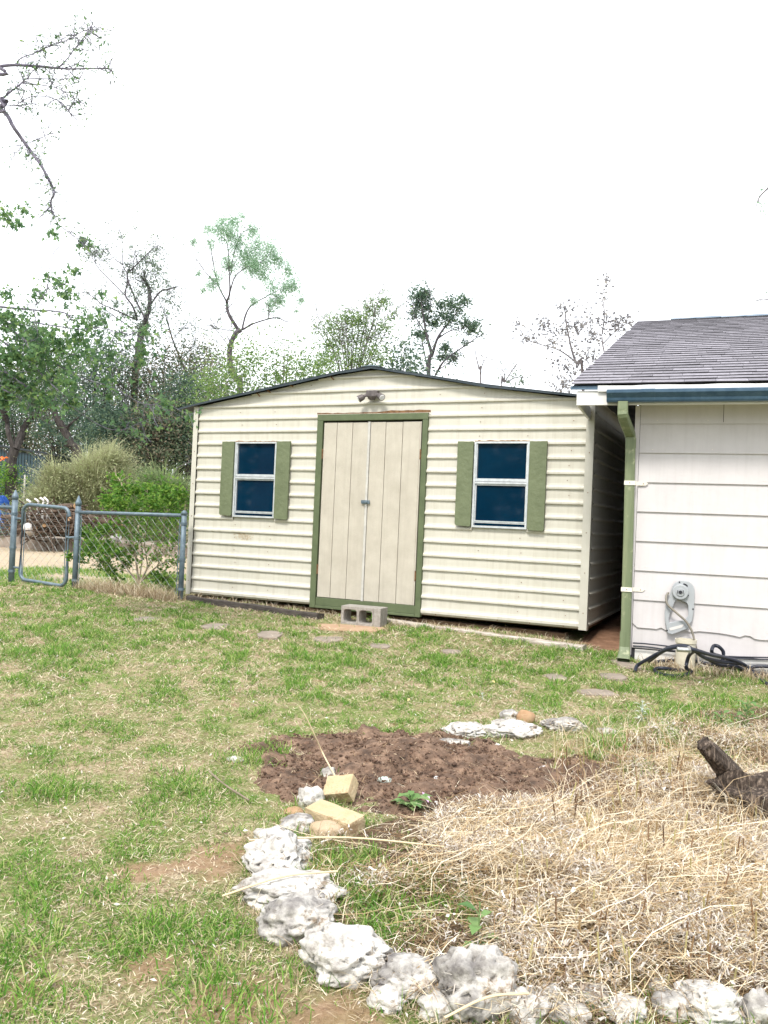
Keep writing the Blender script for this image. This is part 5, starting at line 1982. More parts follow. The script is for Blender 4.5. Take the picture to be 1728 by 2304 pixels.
def limb(g, P, r0, r1, k=5, n=7):
    S = smooth_line(P, k)
    g.tube(S, np.linspace(r0, r1, len(S)), n)
    return S


def blobs(lst, org, k, Y, dens=1.0, flat=.9, sp=.46):
    out = []
    for x, y, r, n in lst:
        n = int(n * dens)
        th = rng.normal(0, sp, (n, 3)) * rng.uniform(.5, 1.35, (n, 1))
        rm = r / k * Y / FPX
        c = at(org[0] + x / k, org[1] + y / k, Y + rng.uniform(-.3, .3))
        out.append(c + th * rm * np.array([1, 1.0, flat]))
    return np.vstack(out)


# --- the near tree whose trunk stands outside the frame; bare limbs above, leafy limbs below
TB = np.array([-4.75, 6.6, float(gz(-4.75, 6.6))])
t1 = empty('overhanging_tree', TB, 0, 'near tree reaching in with bare dark limbs above and gum-like leafy branches below', 'tree')
lo_ = -t1.location.copy()
g = Geo()
lp = []
lpd = []
fork = TB + np.array([.1, -.3, 2.6])
limb(g, [TB + [0, 0, -.2], TB + [.02, -.1, 1.0], fork], .17, .12, n=12)
top = fork + np.array([.15, -.5, 1.7])
limb(g, [fork, fork + [.05, -.3, .9], top], .11, .07, n=10)
o1, k1 = (0, 0), 3.687
YA = 5.2
A_ = trace([(-120, 600), (0, 553), (130, 540), (330, 552), (480, 565), (600, 572), (850, 567), (930, 585)], o1, k1, YA, .12)
limbs = [
    (np.vstack([[top], A_]), .030, .004, 40),
    (trace([(130, 535), (180, 480), (300, 435), (430, 375), (570, 330), (640, 285)], o1, k1, YA, .1), .009, .003, 30),
    (trace([(485, 562), (560, 485), (635, 385), (740, 260), (770, 190)], o1, k1, YA, .1), .010, .003, 22),
    (trace([(635, 385), (680, 350), (715, 310), (735, 250)], o1, k1, YA, .1), .006, .002, 8),
    (np.vstack([[top], trace([(-150, 900), (0, 815), (40, 800), (185, 685), (230, 655), (510, 655), (680, 645)], o1, k1, YA + .1, .1)]), .020, .003, 26),
    (trace([(185, 690), (390, 712), (500, 745), (620, 825), (690, 860)], o1, k1, YA + .1, .1), .008, .002, 18),
    (trace([(230, 655), (270, 590), (310, 560)], o1, k1, YA + .1, .1), .006, .003, 6),
    (trace([(-100, 850), (0, 865), (150, 875), (290, 850)], o1, k1, YA + .15, .1), .010, .003, 16),
    (trace([(150, 860), (270, 800), (440, 815), (540, 880), (585, 950)], o1, k1, YA + .15, .1), .007, .002, 18),
    (np.vstack([[fork + [.1, -.2, 1.2]], trace([(-120, 830), (0, 905), (60, 955), (110, 1050), (180, 1150), (260, 1260), (340, 1370), (400, 1480), (440, 1560), (450, 1610), (425, 1660), (425, 1720), (440, 1790)], o1, k1, YA + .25, .07)]), .038, .006, 46),
    (trace([(440, 1790), (490, 1865), (600, 1950), (680, 2010), (780, 2050)], o1, k1, YA + .2, .1), .005, .002, 10),
    (trace([(230, 1190), (330, 1150), (430, 1095)], o1, k1, YA + .2, .1), .006, .002, 10),
    (trace([(180, 1150), (160, 1240), (110, 1275)], o1, k1, YA + .2, .1), .006, .002, 5),
    (trace([(490, 2050), (440, 2110), (400, 2310), (385, 2430), (300, 2530)], o1, k1, YA + .6, .1), .006, .003, 10),
]
for i, (P, ra_, rb_, nt2) in enumerate(limbs):
    S = limb(g, P, ra_ * .42, rb_ * .6)
    mm = len(S)
    twigs(g, S[mm // 4:], rb_ * .6, int(nt2 * 1.7), .14 if i < 9 else .12, lpd, 1, .1, i, 2, .9, .0017, 3)
# lower leafy limbs
o2, k2 = (0, 450), 3.687
YB = 6.6
low = [
    ([(-300, 860), (0, 885), (250, 910), (520, 930), (600, 1000)], .020, .004), ([(-200, 900), (0, 980), (130, 1100), (260, 1200), (420, 1290)], .018, .004),
    ([(-250, 1000), (0, 1160), (200, 1300), (400, 1500), (560, 1650)], .020, .004), ([(250, 1010), (640, 1070), (830, 1060), (1050, 1110), (1200, 1080)], .009, .002),
    ([(200, 1200), (440, 1260), (700, 1290), (900, 1290), (1080, 1230), (1270, 1190)], .009, .002), ([(260, 1260), (500, 1380), (700, 1480), (940, 1560), (1180, 1690), (1300, 1690)], .009, .002),
    ([(500, 1650), (830, 1870), (1010, 1905), (1200, 1830), (1330, 1800)], .006, .002), ([(1400, 1690), (1500, 1750), (1590, 1790)], .003, .002),
    ([(-200, 1250), (0, 1390), (150, 1500), (330, 1620)], .016, .004), ([(280, 900), (310, 1100), (330, 1300)], .006, .003),
    ([(-150, 1500), (0, 1560), (200, 1660), (300, 1700)], .014, .004),
]
for i, (pts_, ra_, rb_) in enumerate(low):
    P = trace(pts_, o2, k2, YB, .15, 40 + i)
    if pts_[0][0] < 0: P = np.vstack([[fork + [0, 0, -.3]], P])
    S = limb(g, P, ra_ * .6, rb_ * .7)
    twigs(g, S[len(S) // 4:], rb_ * .7, 5 if i == 7 else 34, .10 if i == 7 else .20, lp, 1, .3, 100 + i, 3, .8, .0015, 3)
g.build('trunk', M['barkblue'], t1, lo_)
leafB = blobs([(60, 1000, 130, 90), (200, 1100, 160, 120), (330, 1150, 130, 100), (80, 1300, 150, 130), (250, 1350, 160, 120), (430, 1450, 130, 80), (560, 1500, 90, 40), (80, 1500, 130, 110), (250, 1560, 150, 90), (480, 1180, 130, 70), (660, 1130, 120, 60), (740, 1010, 110, 40), (60, 1650, 120, 90), (350, 1660, 110, 50),
                 (600, 1680, 90, 35), (880, 1500, 80, 24), (930, 1620, 60, 18), (450, 270, 60, 16), (700, 350, 70, 26), (620, 590, 60, 14), (520, 700, 90, 24), (560, 790, 70, 20), (400, 660, 70, 20), (50, 770, 70, 22), (310, 780, 60, 16), (850, 990, 90, 24), (1200, 1080, 40, 10), (1370, 1690, 70, 26), (1580, 1790, 20, 6), (1180, 1250, 60, 14), (1180, 1340, 30, 8), (830, 770, 40, 6), (30, 120, 110, 50), (200, 90, 70, 18), (130, 200, 90, 14),
                 (700, 1260, 140, 50), (560, 1340, 150, 70), (330, 1280, 150, 90), (900, 1300, 120, 26)], o2, k2, YB, 2.3, sp=.52)
cg = Geo()
# lobed leaves: three pointed blades from one base
base_pts = np.vstack([leafB, np.array(lp)])
n = len(base_pts)
d0 = rng.normal(size=(n, 3))
d0[:, 2] -= .5
d0 /= np.linalg.norm(d0, axis=1)[:, None]
nr = rng.normal(size=(n, 3))
sd = np.cross(d0, nr)
sd /= np.linalg.norm(sd, axis=1)[:, None]
sz = (.040 * rng.uniform(.55, 1.35, n))[:, None]
nv = np.cross(sd, d0)
vsL = [base_pts, base_pts + d0 * sz * .25 + sd * sz * .26, base_pts + d0 * sz * .15 + sd * sz * .62 + nv * sz * .1, base_pts + d0 * sz * .52 + sd * sz * .22, base_pts + d0 * sz * 1.05,
       base_pts + d0 * sz * .52 - sd * sz * .22, base_pts + d0 * sz * .15 - sd * sz * .62 + nv * sz * .1, base_pts + d0 * sz * .25 - sd * sz * .26]
LV = np.stack(vsL, 1).reshape(-1, 3)
i0 = np.arange(n)[:, None] * 8
LT = np.vstack([i0 + np.array([[1, 2, 3]]), i0 + np.array([[5, 6, 7]]), i0 + np.array([[3, 4, 5]])])
LQ = np.vstack([i0 + np.array([[0, 1, 3, 5]]), i0 + np.array([[0, 5, 7, 0]])])[:n]
LT = np.vstack([LT, i0 + np.array([[0, 5, 7]])])
cg.add(LV, LQ, LT)
cg.leaves(np.array(lpd), .030, .35, droop=.6)
cg.build('crown', M['leafgum'], t1, lo_)


def tree(name, base_px, Yt, limbs_, leaves_pts, leaf_size, leaf_m, bark_m, label, org, kz, twig_n=10, twig_len=.5, leaf_per=2, r_scale=1.0, cat='tree', group=None, aspect=.5, droop=.2, gravity=0.1, tdepth=1, jit=.3):
    bx_, by_ = base_px
    bpnt = at(bx_, by_, Yt)
    bpnt = np.array([bpnt[0], Yt, float(gz(bpnt[0], Yt))])
    r = empty(name, bpnt, 0, label, cat, group)
    off = -r.location.copy()
    g = Geo()
    lpts = []
    for i, (pts_, ra_, rb_) in enumerate(limbs_):
        P = trace(pts_, org, kz, Yt, jit if i else .05, 300 + i)
        if i == 0: P = np.vstack([[bpnt - [0, 0, .2]], P])
        S = limb(g, P, ra_ * r_scale, rb_ * r_scale, 5, 8 if ra_ > .05 else 6)
        ntw = twig_n if i else max(2, twig_n // 4)
        twigs(g, S[len(S) // 3:], rb_ * r_scale, ntw, twig_len, lpts, tdepth, gravity, 500 + i * 7, leaf_per, .8, .0038, 3)
    g.build('trunk', bark_m, r, off)
    pts = [np.array(lpts)] if lpts else []
    if leaves_pts is not None: pts.append(leaves_pts)
    if pts:
        Geo().leaves(np.vstack(pts), leaf_size, aspect, droop).build('crown', leaf_m, r, off)
    return r


# --- mesquite behind the shed
om, km = (400, 450), 3.318
mb = [(320, 210, 60, 70), (420, 160, 50, 40), (390, 250, 60, 60), (230, 210, 45, 26), (560, 230, 55, 50), (450, 330, 70, 70), (600, 330, 60, 50), (700, 370, 60, 60), (530, 440, 95, 170), (380, 480, 55, 60), (570, 500, 60, 70), (640, 560, 50, 40), (740, 450, 55, 50), (820, 520, 60, 50), (290, 590, 60, 40), (860, 640, 55, 55), (700, 640, 60, 40), (760, 740, 50, 50), (690, 780, 50, 40), (570, 750, 32, 20), (120, 310, 30, 14), (150, 540, 26, 12), (925, 740, 30, 18), (490, 640, 26, 8), (250, 330, 40, 18), (250, 640, 40, 26), (190, 670, 25, 10), (880, 820, 20, 6), (480, 110, 30, 10), (330, 140, 20, 8), (650, 450, 60, 40), (800, 640, 50, 30)]
YM = 16.0
ml = [([(465, 1440), (440, 1350), (395, 1240), (390, 1100), (430, 1000), (470, 970)], .15, .11), ([(455, 975), (380, 850), (365, 760)], .085, .065), ([(365, 760), (300, 630), (260, 450), (240, 310)], .04, .012), ([(300, 640), (200, 530), (120, 400), (110, 300)], .022, .008),
      ([(365, 760), (388, 690), (385, 560), (370, 330), (320, 270)], .05, .012), ([(388, 690), (430, 570), (520, 500), (640, 450), (700, 380)], .035, .008), ([(395, 560), (420, 400), (480, 250), (560, 210)], .03, .008), ([(480, 965), (510, 850), (560, 780), (700, 700), (810, 640)], .05, .010),
      ([(490, 965), (560, 925), (670, 890), (740, 880), (815, 910)], .045, .018), ([(672, 890), (678, 860), (680, 790)], .03, .01), ([(410, 975), (290, 950), (215, 830)], .025, .008), ([(380, 1090), (280, 960), (240, 930)], .022, .008), ([(290, 950), (300, 900), (360, 840)], .015, .006), ([(420, 1010), (410, 960), (395, 920)], .02, .008)]
tree('mesquite_tree', (540, 1100), YM, ml, blobs(mb, om, km, YM, 10.5, 1.15, .62), .060, M['leafmesq'], M['barkmid'], 'tall thin tree with crooked trunk and feathery pale green crown behind the shed', om, km, 8, .35, 3, .42, aspect=.22, droop=.7)

# --- bare multi-stemmed tree with broken top
ob, kb = (0, 450), 3.687
YBt = 27.5
bl = [([(1110, 1900), (1120, 1450), (1150, 1250), (1180, 1060)], .17, .16), ([(1180, 1080), (1235, 900), (1240, 760), (1210, 680), (1165, 630)], .12, .05), ([(1225, 700), (1200, 640), (1195, 590)], .05, .03), ([(1190, 1040), (1200, 980), (1140, 860), (1070, 690), (1055, 620)], .055, .03),
      ([(1140, 1000), (1100, 880), (1040, 790), (1055, 690), (1055, 610), (1020, 540), (1010, 330), (985, 230)], .05, .010), ([(1055, 610), (1150, 520), (1270, 400), (1310, 390)], .035, .010), ([(1020, 540), (940, 480), (880, 410), (780, 420)], .022, .007), ([(1035, 790), (900, 650), (800, 540), (780, 420)], .03, .008),
      ([(1140, 1000), (930, 900), (840, 860), (720, 770), (640, 780)], .04, .008), ([(1090, 1060), (1000, 1000), (900, 930), (810, 880)], .03, .008), ([(1240, 880), (1330, 760), (1400, 740), (1480, 718)], .045, .022), ([(1560, 1480), (1500, 1330), (1430, 1150), (1380, 980), (1320, 830)], .06, .012), ([(1440, 1150), (1500, 1080), (1560, 1060)], .02, .007), ([(1500, 1330), (1570, 1250), (1640, 1150)], .025, .008), ([(1100, 620), (1110, 500), (1160, 420)], .02, .008)]
bb = [(1180, 1060, 100, 260), (1250, 700, 110, 160), (1300, 560, 90, 110), (1150, 760, 80, 60), (1200, 480, 90, 80), (1280, 420, 70, 50), (1010, 300, 70, 26), (860, 420, 70, 30), (780, 440, 50, 26), (1100, 560, 60, 40), (1380, 700, 60, 40), (960, 860, 60, 60), (1420, 830, 80, 50), (1350, 950, 100, 90), (1480, 900, 60, 30), (1120, 230, 40, 10), (700, 470, 60, 20), (1220, 900, 100, 160), (1100, 950, 90, 100), (1030, 960, 60, 40)]
tree('bare_tree', (300, 1150), YBt, bl, blobs(bb, ob, kb, YBt, 1.9), .085, M['leafteal'], M['barkmid'], 'leafless multi-stemmed tree with a broken top and tangled burl above the thicket', ob, kb, 20, .8, 2, .72, tdepth=2)

# --- dark oak behind the roof ridge
oo, ko = (850, 600), 2.765
YO = 17.0
ol = [([(315, 680), (335, 560), (310, 450), (290, 350), (270, 220)], .12, .03), ([(335, 560), (380, 430), (480, 300), (530, 220)], .08, .015), ([(310, 640), (295, 560), (275, 460), (255, 350)], .05, .015), ([(360, 672), (420, 580), (560, 480), (650, 420)], .06, .012), ([(370, 450), (450, 400), (580, 370)], .04, .010), ([(300, 420), (230, 300), (215, 240)], .03, .008), ([(380, 640), (440, 600), (500, 560)], .03, .008), ([(300, 330), (330, 250), (320, 150)], .03, .008)]
obl = [(262, 175, 62, 190), (250, 240, 55, 110), (300, 250, 50, 110), (225, 300, 45, 60), (300, 170, 45, 90), (400, 240, 45, 80), (450, 220, 45, 70), (490, 260, 60, 110), (540, 210, 45, 80), (440, 330, 60, 120), (545, 350, 55, 120), (590, 385, 45, 90), (350, 350, 42, 90), (300, 320, 45, 80), (250, 420, 45, 70), (420, 500, 42, 90), (470, 565, 40, 80), (400, 560, 36, 60), (395, 300, 40, 60), (290, 430, 36, 50), (610, 350, 40, 40), (650, 420, 22, 10), (540, 470, 26, 18)]
tree('oak_tree', (965, 1100), YO, ol, blobs(obl, oo, ko, YO, 2.5, sp=.54), .062, M['leafoak'], M['barkmid'], 'dark green evergreen oak with two rounded crowns behind the shed ridge', oo, ko, 12, .4, 2, .42)

# --- sparse brown-leaved tree by the house roof
sl = [([(1275, 690), (1240, 610), (1210, 530), (1180, 390), (1160, 250), (1150, 200)], .085, .012), ([(1240, 600), (1130, 520), (1000, 480), (930, 450), (870, 370)], .04, .008), ([(1220, 500), (1250, 420), (1275, 350)], .02, .007), ([(1420, 640), (1410, 540), (1395, 440), (1410, 300), (1400, 180), (1420, 60)], .05, .007), ([(1400, 480), (1480, 400), (1550, 350)], .03, .007), ([(1285, 650), (1250, 580), (1290, 620), (1310, 560)], .02, .007), ([(1270, 690), (1190, 720), (1140, 770)], .03, .008), ([(1190, 430), (1100, 420), (1030, 360)], .02, .006), ([(1400, 470), (1340, 430), (1320, 330)], .02, .006)]
sbl = [(1160, 260, 50, 40), (1170, 380, 70, 60), (1030, 370, 60, 45), (1100, 470, 60, 45), (940, 440, 60, 34), (870, 360, 22, 10), (1250, 360, 40, 30), (1340, 420, 60, 50), (1400, 330, 60, 40), (1480, 350, 60, 60), (1540, 330, 40, 34), (1410, 200, 50, 26), (1420, 90, 40, 14), (1180, 620, 70, 50), (1330, 560, 70, 46), (1140, 740, 80, 60), (1100, 600, 60, 26), (1250, 520, 60, 30), (1290, 260, 60, 18)]
tree('sparse_tree', (1330, 1100), 16.5, sl, blobs(sbl, oo, ko, 16.5, 1.6, sp=.55), .070, M['leafbrown'], M['bark'], 'nearly leafless tree with brownish leaf specks beside the shingle roof', oo, ko, 16, .36, 2, .42, aspect=.6)
tree('edge_tree', (1960, 1100), 13.0, [([(2950, 700), (2900, 100), (2860, -400)], .10, .07), ([(2880, -300), (2640, -560), (2480, -520), (2380, -440), (2350, -360)], .035, .004), ([(2880, -100), (2650, 60), (2470, 190), (2330, 210)], .03, .003)], blobs([(2390, -480, 60, 26), (2380, -400, 50, 22), (2420, -340, 40, 12)], oo, ko, 13.0, .8), .04, M['leafmesq'], M['bark'], 'tree outside the right edge showing only a pale leaf spray and a twig tip', oo, ko, 6, .25, 1)
tree('sapling', (1080, 1100), 15.5, [([(640, 740), (630, 640), (612, 560), (605, 510)], .022, .006), ([(635, 670), (655, 600), (690, 545)], .012, .005)], None, .06, M['leafbrown'], M['bark'], 'thin bare sapling poking above the right roof slope', oo, ko, 5, .2, 1, group=None)
tree('sapling', (1140, 1100), 15.0, [([(770, 790), (790, 720), (840, 640), (870, 600)], .022, .006), ([(790, 720), (785, 660), (775, 640)], .012, .005), ([(800, 720), (860, 690), (910, 690)], .012, .005)], blobs([(850, 650, 60, 26), (840, 720, 70, 40), (900, 720, 40, 20)], oo, ko, 15.0, 1.5), .055, M['leafteal'], M['bark'], 'low twiggy sapling with sparse leaves at the lower roof slope', oo, ko, 9, .3, 2)

# --- fan-shaped willow-like shrub behind the ridge
wl = []
for x1, y1 in [(1000, 860), (1040, 830), (1110, 850), (1180, 860), (1250, 800), (1310, 840), (1370, 780), (1420, 760), (1450, 720), (1500, 700), (1540, 680), (1600, 760), (1640, 800), (1330, 900), (1220, 920), (1480, 850)]:
    bx0 = 1290 + (x1 - 1300) * .25
    wl.append(([(bx0, 1330), (bx0 + (x1 - bx0) * .35, 1130), (bx0 + (x1 - bx0) * .75, (1130 + y1) / 2 - 20), (x1, y1)], .022, .005))
wb = [(1350, 900, 110, 120), (1450, 820, 110, 130), (1540, 760, 70, 60), (1250, 880, 100, 90), (1150, 930, 110, 90), (1050, 950, 100, 50), (1250, 1020, 160, 190), (1400, 1020, 150, 180), (1550, 950, 110, 80), (1150, 1080, 150, 190), (1320, 1180, 180, 280), (1100, 1200, 130, 190), (1480, 1150, 130, 130), (1620, 850, 60, 30)]
tree('willow_shrub', (790, 1150), 14.0, wl, blobs(wb, om, km, 14.0, 3.4), .055, M['leafbush'], M['bark'], 'fan of many slender stems with light green leaves behind the ridge', om, km, 10, .3, 2, .55, cat='shrub', aspect=.3)

# bushes behind the left roof slope
BG = 'leafy bushes growing behind the shed roof'


def bush(px, py_top, wpx, Yb, hgt_px_bottom, n, size, m, label, name='bush', stems=18, group=None, bark='bark', aspect=.5, fill=1.0, cat='bush', ragged=.35):
    c = at(px, py_top, Yb)
    z0 = float(gz(c[0], Yb))
    ztop = c[2]
    Wm = wpx * Yb / FPX
    zlow = max(z0, at(px, hgt_px_bottom, Yb)[2])
    r = empty(name, (c[0], Yb, z0), 0, label, cat, group)
    g = Geo()
    L_ = Geo()
    lp_ = []
    H_ = ztop - z0
    for s in range(stems):
        a = random.uniform(0, 6.28)
        e = random.random() ** .6
        tx_ = np.array([math.cos(a) * Wm / 2 * e, math.sin(a) * Wm / 2 * e, H_ * random.uniform(.55, 1.0) * (1 - .35 * e * e)])
        mid = tx_ * np.array([.35, .35, .55])
        S = smooth_line([np.array([random.uniform(-.05, .05) * Wm, random.uniform(-.05, .05) * Wm, -.1]), mid, tx_], 5)
        g.tube(S, np.linspace(.016 + .008 * H_, .004, len(S)), 4, cap=False)
        twigs(g, S[3:], .006, 5, .14 * H_ + .1, lp_, 1, 0, s * 31 + int(px), 3, .8, .004, 3)
    # clumped leaves through the volume
    nc_ = max(8, n // 60)
    cl = []
    for i in range(nc_):
        a = random.uniform(0, 6.28)
        e = random.random() ** .5
        zz = random.uniform(max(0, (zlow - z0) / H_ - .05), 1)
        lim = math.sqrt(max(.05, 1 - max(0, (zz - .45) / .6) ** 2))
        rr_ = Wm / 2 * e * lim
        cl.append((math.cos(a) * rr_, math.sin(a) * rr_, H_ * zz * (1 - ragged * .3 * random.random()), random.uniform(.06, .14) * (Wm + H_) / 2))
    per_ = int(n / nc_)
    for x_, y_, z_, r_ in cl:
        L_.leaves(np.array([x_, y_, z_]) + rng.normal(0, 1, (per_, 3)) * r_ * np.array([1, 1, .7]), size, aspect, .2)
    if lp_: L_.leaves(np.array(lp_), size, aspect, .2)
    g.build('stems', M[bark], r)
    L_.build('foliage', m, r)
    return r


bush(560, 770, 110, 12.8, 900, 2600, .050, M['leafbush'], 'green bush just beside the crooked mesquite trunk', stems=16, group=BG)
bush(640, 768, 130, 13.2, 900, 3200, .050, M['leafbush'], 'broad light green bush in the middle behind the roof slope', stems=18, group=BG)
bush(715, 790, 120, 13.0, 880, 2600, .050, M['leafbush'], 'light green bush touching the slender willow stems', stems=16, group=BG)
bush(905, 765, 130, 15.0, 850, 2600, .065, M['leafoak'], 'dark round bush behind the shed ridge cap', stems=16, group=BG)
bush(490, 815, 100, 12.4, 900, 2200, .045, M['leafbush'], 'low green bush at the lower end of the roof slope', stems=14, group=BG)
bush(500, 790, 90, 15.5, 900, 1500, .05, M['leafwood'], 'twiggy dull bush left of the mesquite trunk', stems=16, group=BG)

# thicket trees on the fence side
TG = 'scrubby trees of the dark thicket beyond the fence'
TK = [(225, 742, 150, 14.2, 'scrubby dark tree right above the wood pile end'), (300, 790, 150, 15.2, 'dense brownish scrub tree below the bare tree fork'), (372, 760, 140, 15.0, 'brown-green scrub tree rising left of the shed eave'),
      (420, 830, 120, 13.6, 'dark leafy scrub tree touching the shed eave corner'), (150, 800, 140, 16.0, 'dark scrub tree behind the leaning trunk'), (60, 780, 160, 17.5, 'scrub tree behind the forked trunk'), (260, 900, 160, 13.0, 'low dense dark scrub under the thicket canopy'), (360, 900, 150, 12.8, 'low dense brown scrub beside the shed wall'), (455, 770, 110, 15.8, 'thin twiggy scrub tree behind the eave'), (-20, 830, 140, 16.0, 'scrub tree above the teal barn')]
for i, (x, y, ww, YY, l) in enumerate(TK):
    YY = YY * .8 + 15.0
    bush(x, y, ww, YY, 1010, 8200, .092, M['leafwood'] if i % 3 else M['leafoak'], l, 'scrub_tree', 20, TG, 'barkdark', .5, cat='tree')

# two dark trunks near the teal barn with their crowns
ot, kt = (0, 950), 3.687
tree('forked_tree', (24, 1085), 21.5, [([(95, 470), (95, 330), (122, 225)], .15, .11), ([(118, 230), (70, 90), (58, -20), (40, -120)], .07, .04), ([(125, 230), (185, 90), (225, 0), (290, -60), (330, -140)], .10, .04), ([(280, -50), (330, -60), (380, -90)], .04, .02), ([(58, 0), (10, -100), (-40, -180)], .04, .02)],
     blobs([(60, -200, 150, 160), (250, -150, 150, 160), (350, 20, 80, 60), (300, 100, 60, 26), (20, 20, 60, 40)], ot, kt, 21.5, 2), .09, M['leafoak'], M['barkdark'], 'dark trunk forking in two before the teal barn', ot, kt, 10, .7, 3, 1.1, cat='tree')
tree('leaning_tree', (170, 1085), 22.0, [([(640, 300), (590, 190), (535, 70), (480, -20), (440, -110), (430, -200)], .11, .06), ([(535, 70), (600, 0), (680, -60)], .04, .015), ([(590, 190), (500, 200), (440, 215)], .05, .03)],
     blobs([(450, -200, 150, 200), (600, -80, 150, 160), (700, 60, 120, 110), (420, 60, 90, 60), (520, 160, 60, 40)], ot, kt, 22.0, 2), .10, M['leafoak'], M['barkdark'], 'dark trunk leaning away beside the pale brush', ot, kt, 10, .7, 3, 1.2, cat='tree')


# pale arching brush
def arching(px, py_top, wpx, Yb, n, m, label, Ls=.5, name='brush', droop=.8, w0=.006, cat='bush', py_bot=1150):
    c = at(px, py_top, Yb)
    z0 = float(gz(c[0], Yb))
    H_ = c[2] - z0
    Wm = wpx * Yb / FPX
    r = empty(name, (c[0], Yb, z0), 0, label, cat)
    a = rng.uniform(0, 6.28, n)
    e = np.sqrt(rng.random(n))
    zz = rng.random(n) ** .6
    rad_ = Wm / 2 * e * np.sqrt(np.clip(1 - (zz * .92) ** 2.2, .02, 1))
    x_ = np.cos(a) * rad_
    y_ = np.sin(a) * rad_
    z_ = zz * H_ * (.55 + .55 * vnoise(x_ + 9 + px, y_ + 9, .55, 71))
    stray = rng.random(n) < .07
    az_ = a + rng.normal(0, .5, n)
    lean_ = np.clip(e * 1.35 + .25 + rng.normal(0, .5, n), .05, 2.4)
    V, Q, T = blades(x_, y_, z_, Ls * rng.uniform(.35, 1.2, n) * np.where(stray, 1.7, 1), np.full(n, w0) * rng.uniform(.5, 1.4, n), az_, lean_, droop)
    o = link_mesh('foliage', np_mesh('foliage', V, Q, T), m, r)
    kk = rng.integers(0, n, n // 3)
    fp = V.reshape(n, 5, 3)[kk, 4] + rng.normal(0, .05, (len(kk), 3))
    Geo().leaves(fp, .055, .35, .3).build('leaves', m, r)
    g = Geo()
    for s in range(26):
        aa = random.uniform(0, 6.28)
        ee = random.random() ** .6
        t = np.array([math.cos(aa) * Wm / 2 * ee, math.sin(aa) * Wm / 2 * ee, H_ * random.uniform(.6, 1.0) * (1 - .3 * ee)])
        S = smooth_line([np.zeros(3) - [0, 0, .05], t * [.3, .3, .6], t], 5)
        g.tube(S, np.linspace(.014, .004, len(S)), 4, cap=False)
    g.build('stems', M['twig'], r)
    return r


arching(200, 1008, 190, 20.5, 15000, M['brush'], 'big pale tan-green arching brush mound behind the gate', .62, w0=.010)
arching(128, 1046, 120, 20.2, 6500, M['brush'], 'lower brownish brush mound sloping down towards the teal barn', .6, w0=.010)
arching(262, 1010, 120, 21.0, 6000, M['brushpale'], 'lighter feathery brush crest right of the big mound', .6, w0=.010)
arching(372, 1022, 150, 19.5, 9000, M['brushgrn'], 'green feathery brush between the pale mound and the shed', .6, w0=.010)
arching(108, 1085, 100, 19.8, 4500, M['brush'], 'brown dry skirt of brush at the near foot of the mound', .55, w0=.010)
bush(15, 1035, 80, 21.5, 1130, 1500, .08, M['leafbright'], 'green shrub with an orange bloom before the teal barn', 'shrub', 10)
fl_ = at(7, 1030, 20.9)
o = Geo().leaves(fl_ + rng.normal(0, .03, (14, 3)), .08, .6).build('flower_cluster', mat('orange_bloom', [(.7, .12, .03), (.85, .25, .05)], .6))
tag(o, 'orange-red flower cluster on the shrub by the teal barn', 'flowers')
bush(45, 1140, 70, 19.0, 1190, 900, .06, M['brushgrn'], 'grassy green weed clump behind the gate post', 'weed_clump', 8, aspect=.2)

# shrub growing through the fence
sh0 = gp(320, 1318)
shr = empty('fence_shrub', (sh0[0], 9.55, float(gz(sh0[0], 9.55))), 0, 'bright green leafy shrub with bare twigs growing behind the chain-link fence', 'shrub')
so_ = -shr.location.copy()
g = Geo()
lp = []
of, kf = (0, 950), 3.687
stems_ = [([(1150, 1340), (1120, 1100), (1060, 800), (1010, 520), (960, 440)], .014, .004), ([(1150, 1340), (1000, 1150), (860, 1000), (720, 900)], .010, .003), ([(1150, 1340), (1180, 1100), (1150, 900), (1090, 760)], .010, .003), ([(1150, 1340), (1300, 1200), (1440, 1130), (1540, 1060)], .012, .003), ([(1150, 1340), (1250, 1150), (1350, 900), (1390, 720)], .010, .003),
          ([(1150, 1340), (1220, 1200), (1200, 1000), (1240, 700), (1220, 560)], .010, .003), ([(1150, 1340), (1080, 1250), (900, 1200), (760, 1180)], .008, .003), ([(1300, 1200), (1380, 1050), (1480, 980)], .007, .003), ([(1250, 1150), (1420, 1000), (1520, 800), (1540, 640)], .008, .003), ([(1180, 1180), (1100, 1080), (1070, 1020)], .007, .003), ([(1200, 1250), (1300, 1100), (1330, 1000)], .007, .003), ([(1180, 1300), (1350, 1290), (1480, 1300)], .006, .003)]
for i, (p_, ra_, rb_) in enumerate(stems_):
    S = limb(g, trace(p_, of, kf, 9.6, .07, 700 + i), ra_, rb_, 5, 5)
    twigs(g, S[4:], rb_, 22 if i in (3, 4, 7, 9, 10) else 12, .16, lp, 2 if i in (3, 7, 9, 10) else 1, 0, 800 + i, 1, .8, .0022, 3)
g.build('stems', M['twig'], shr, so_)
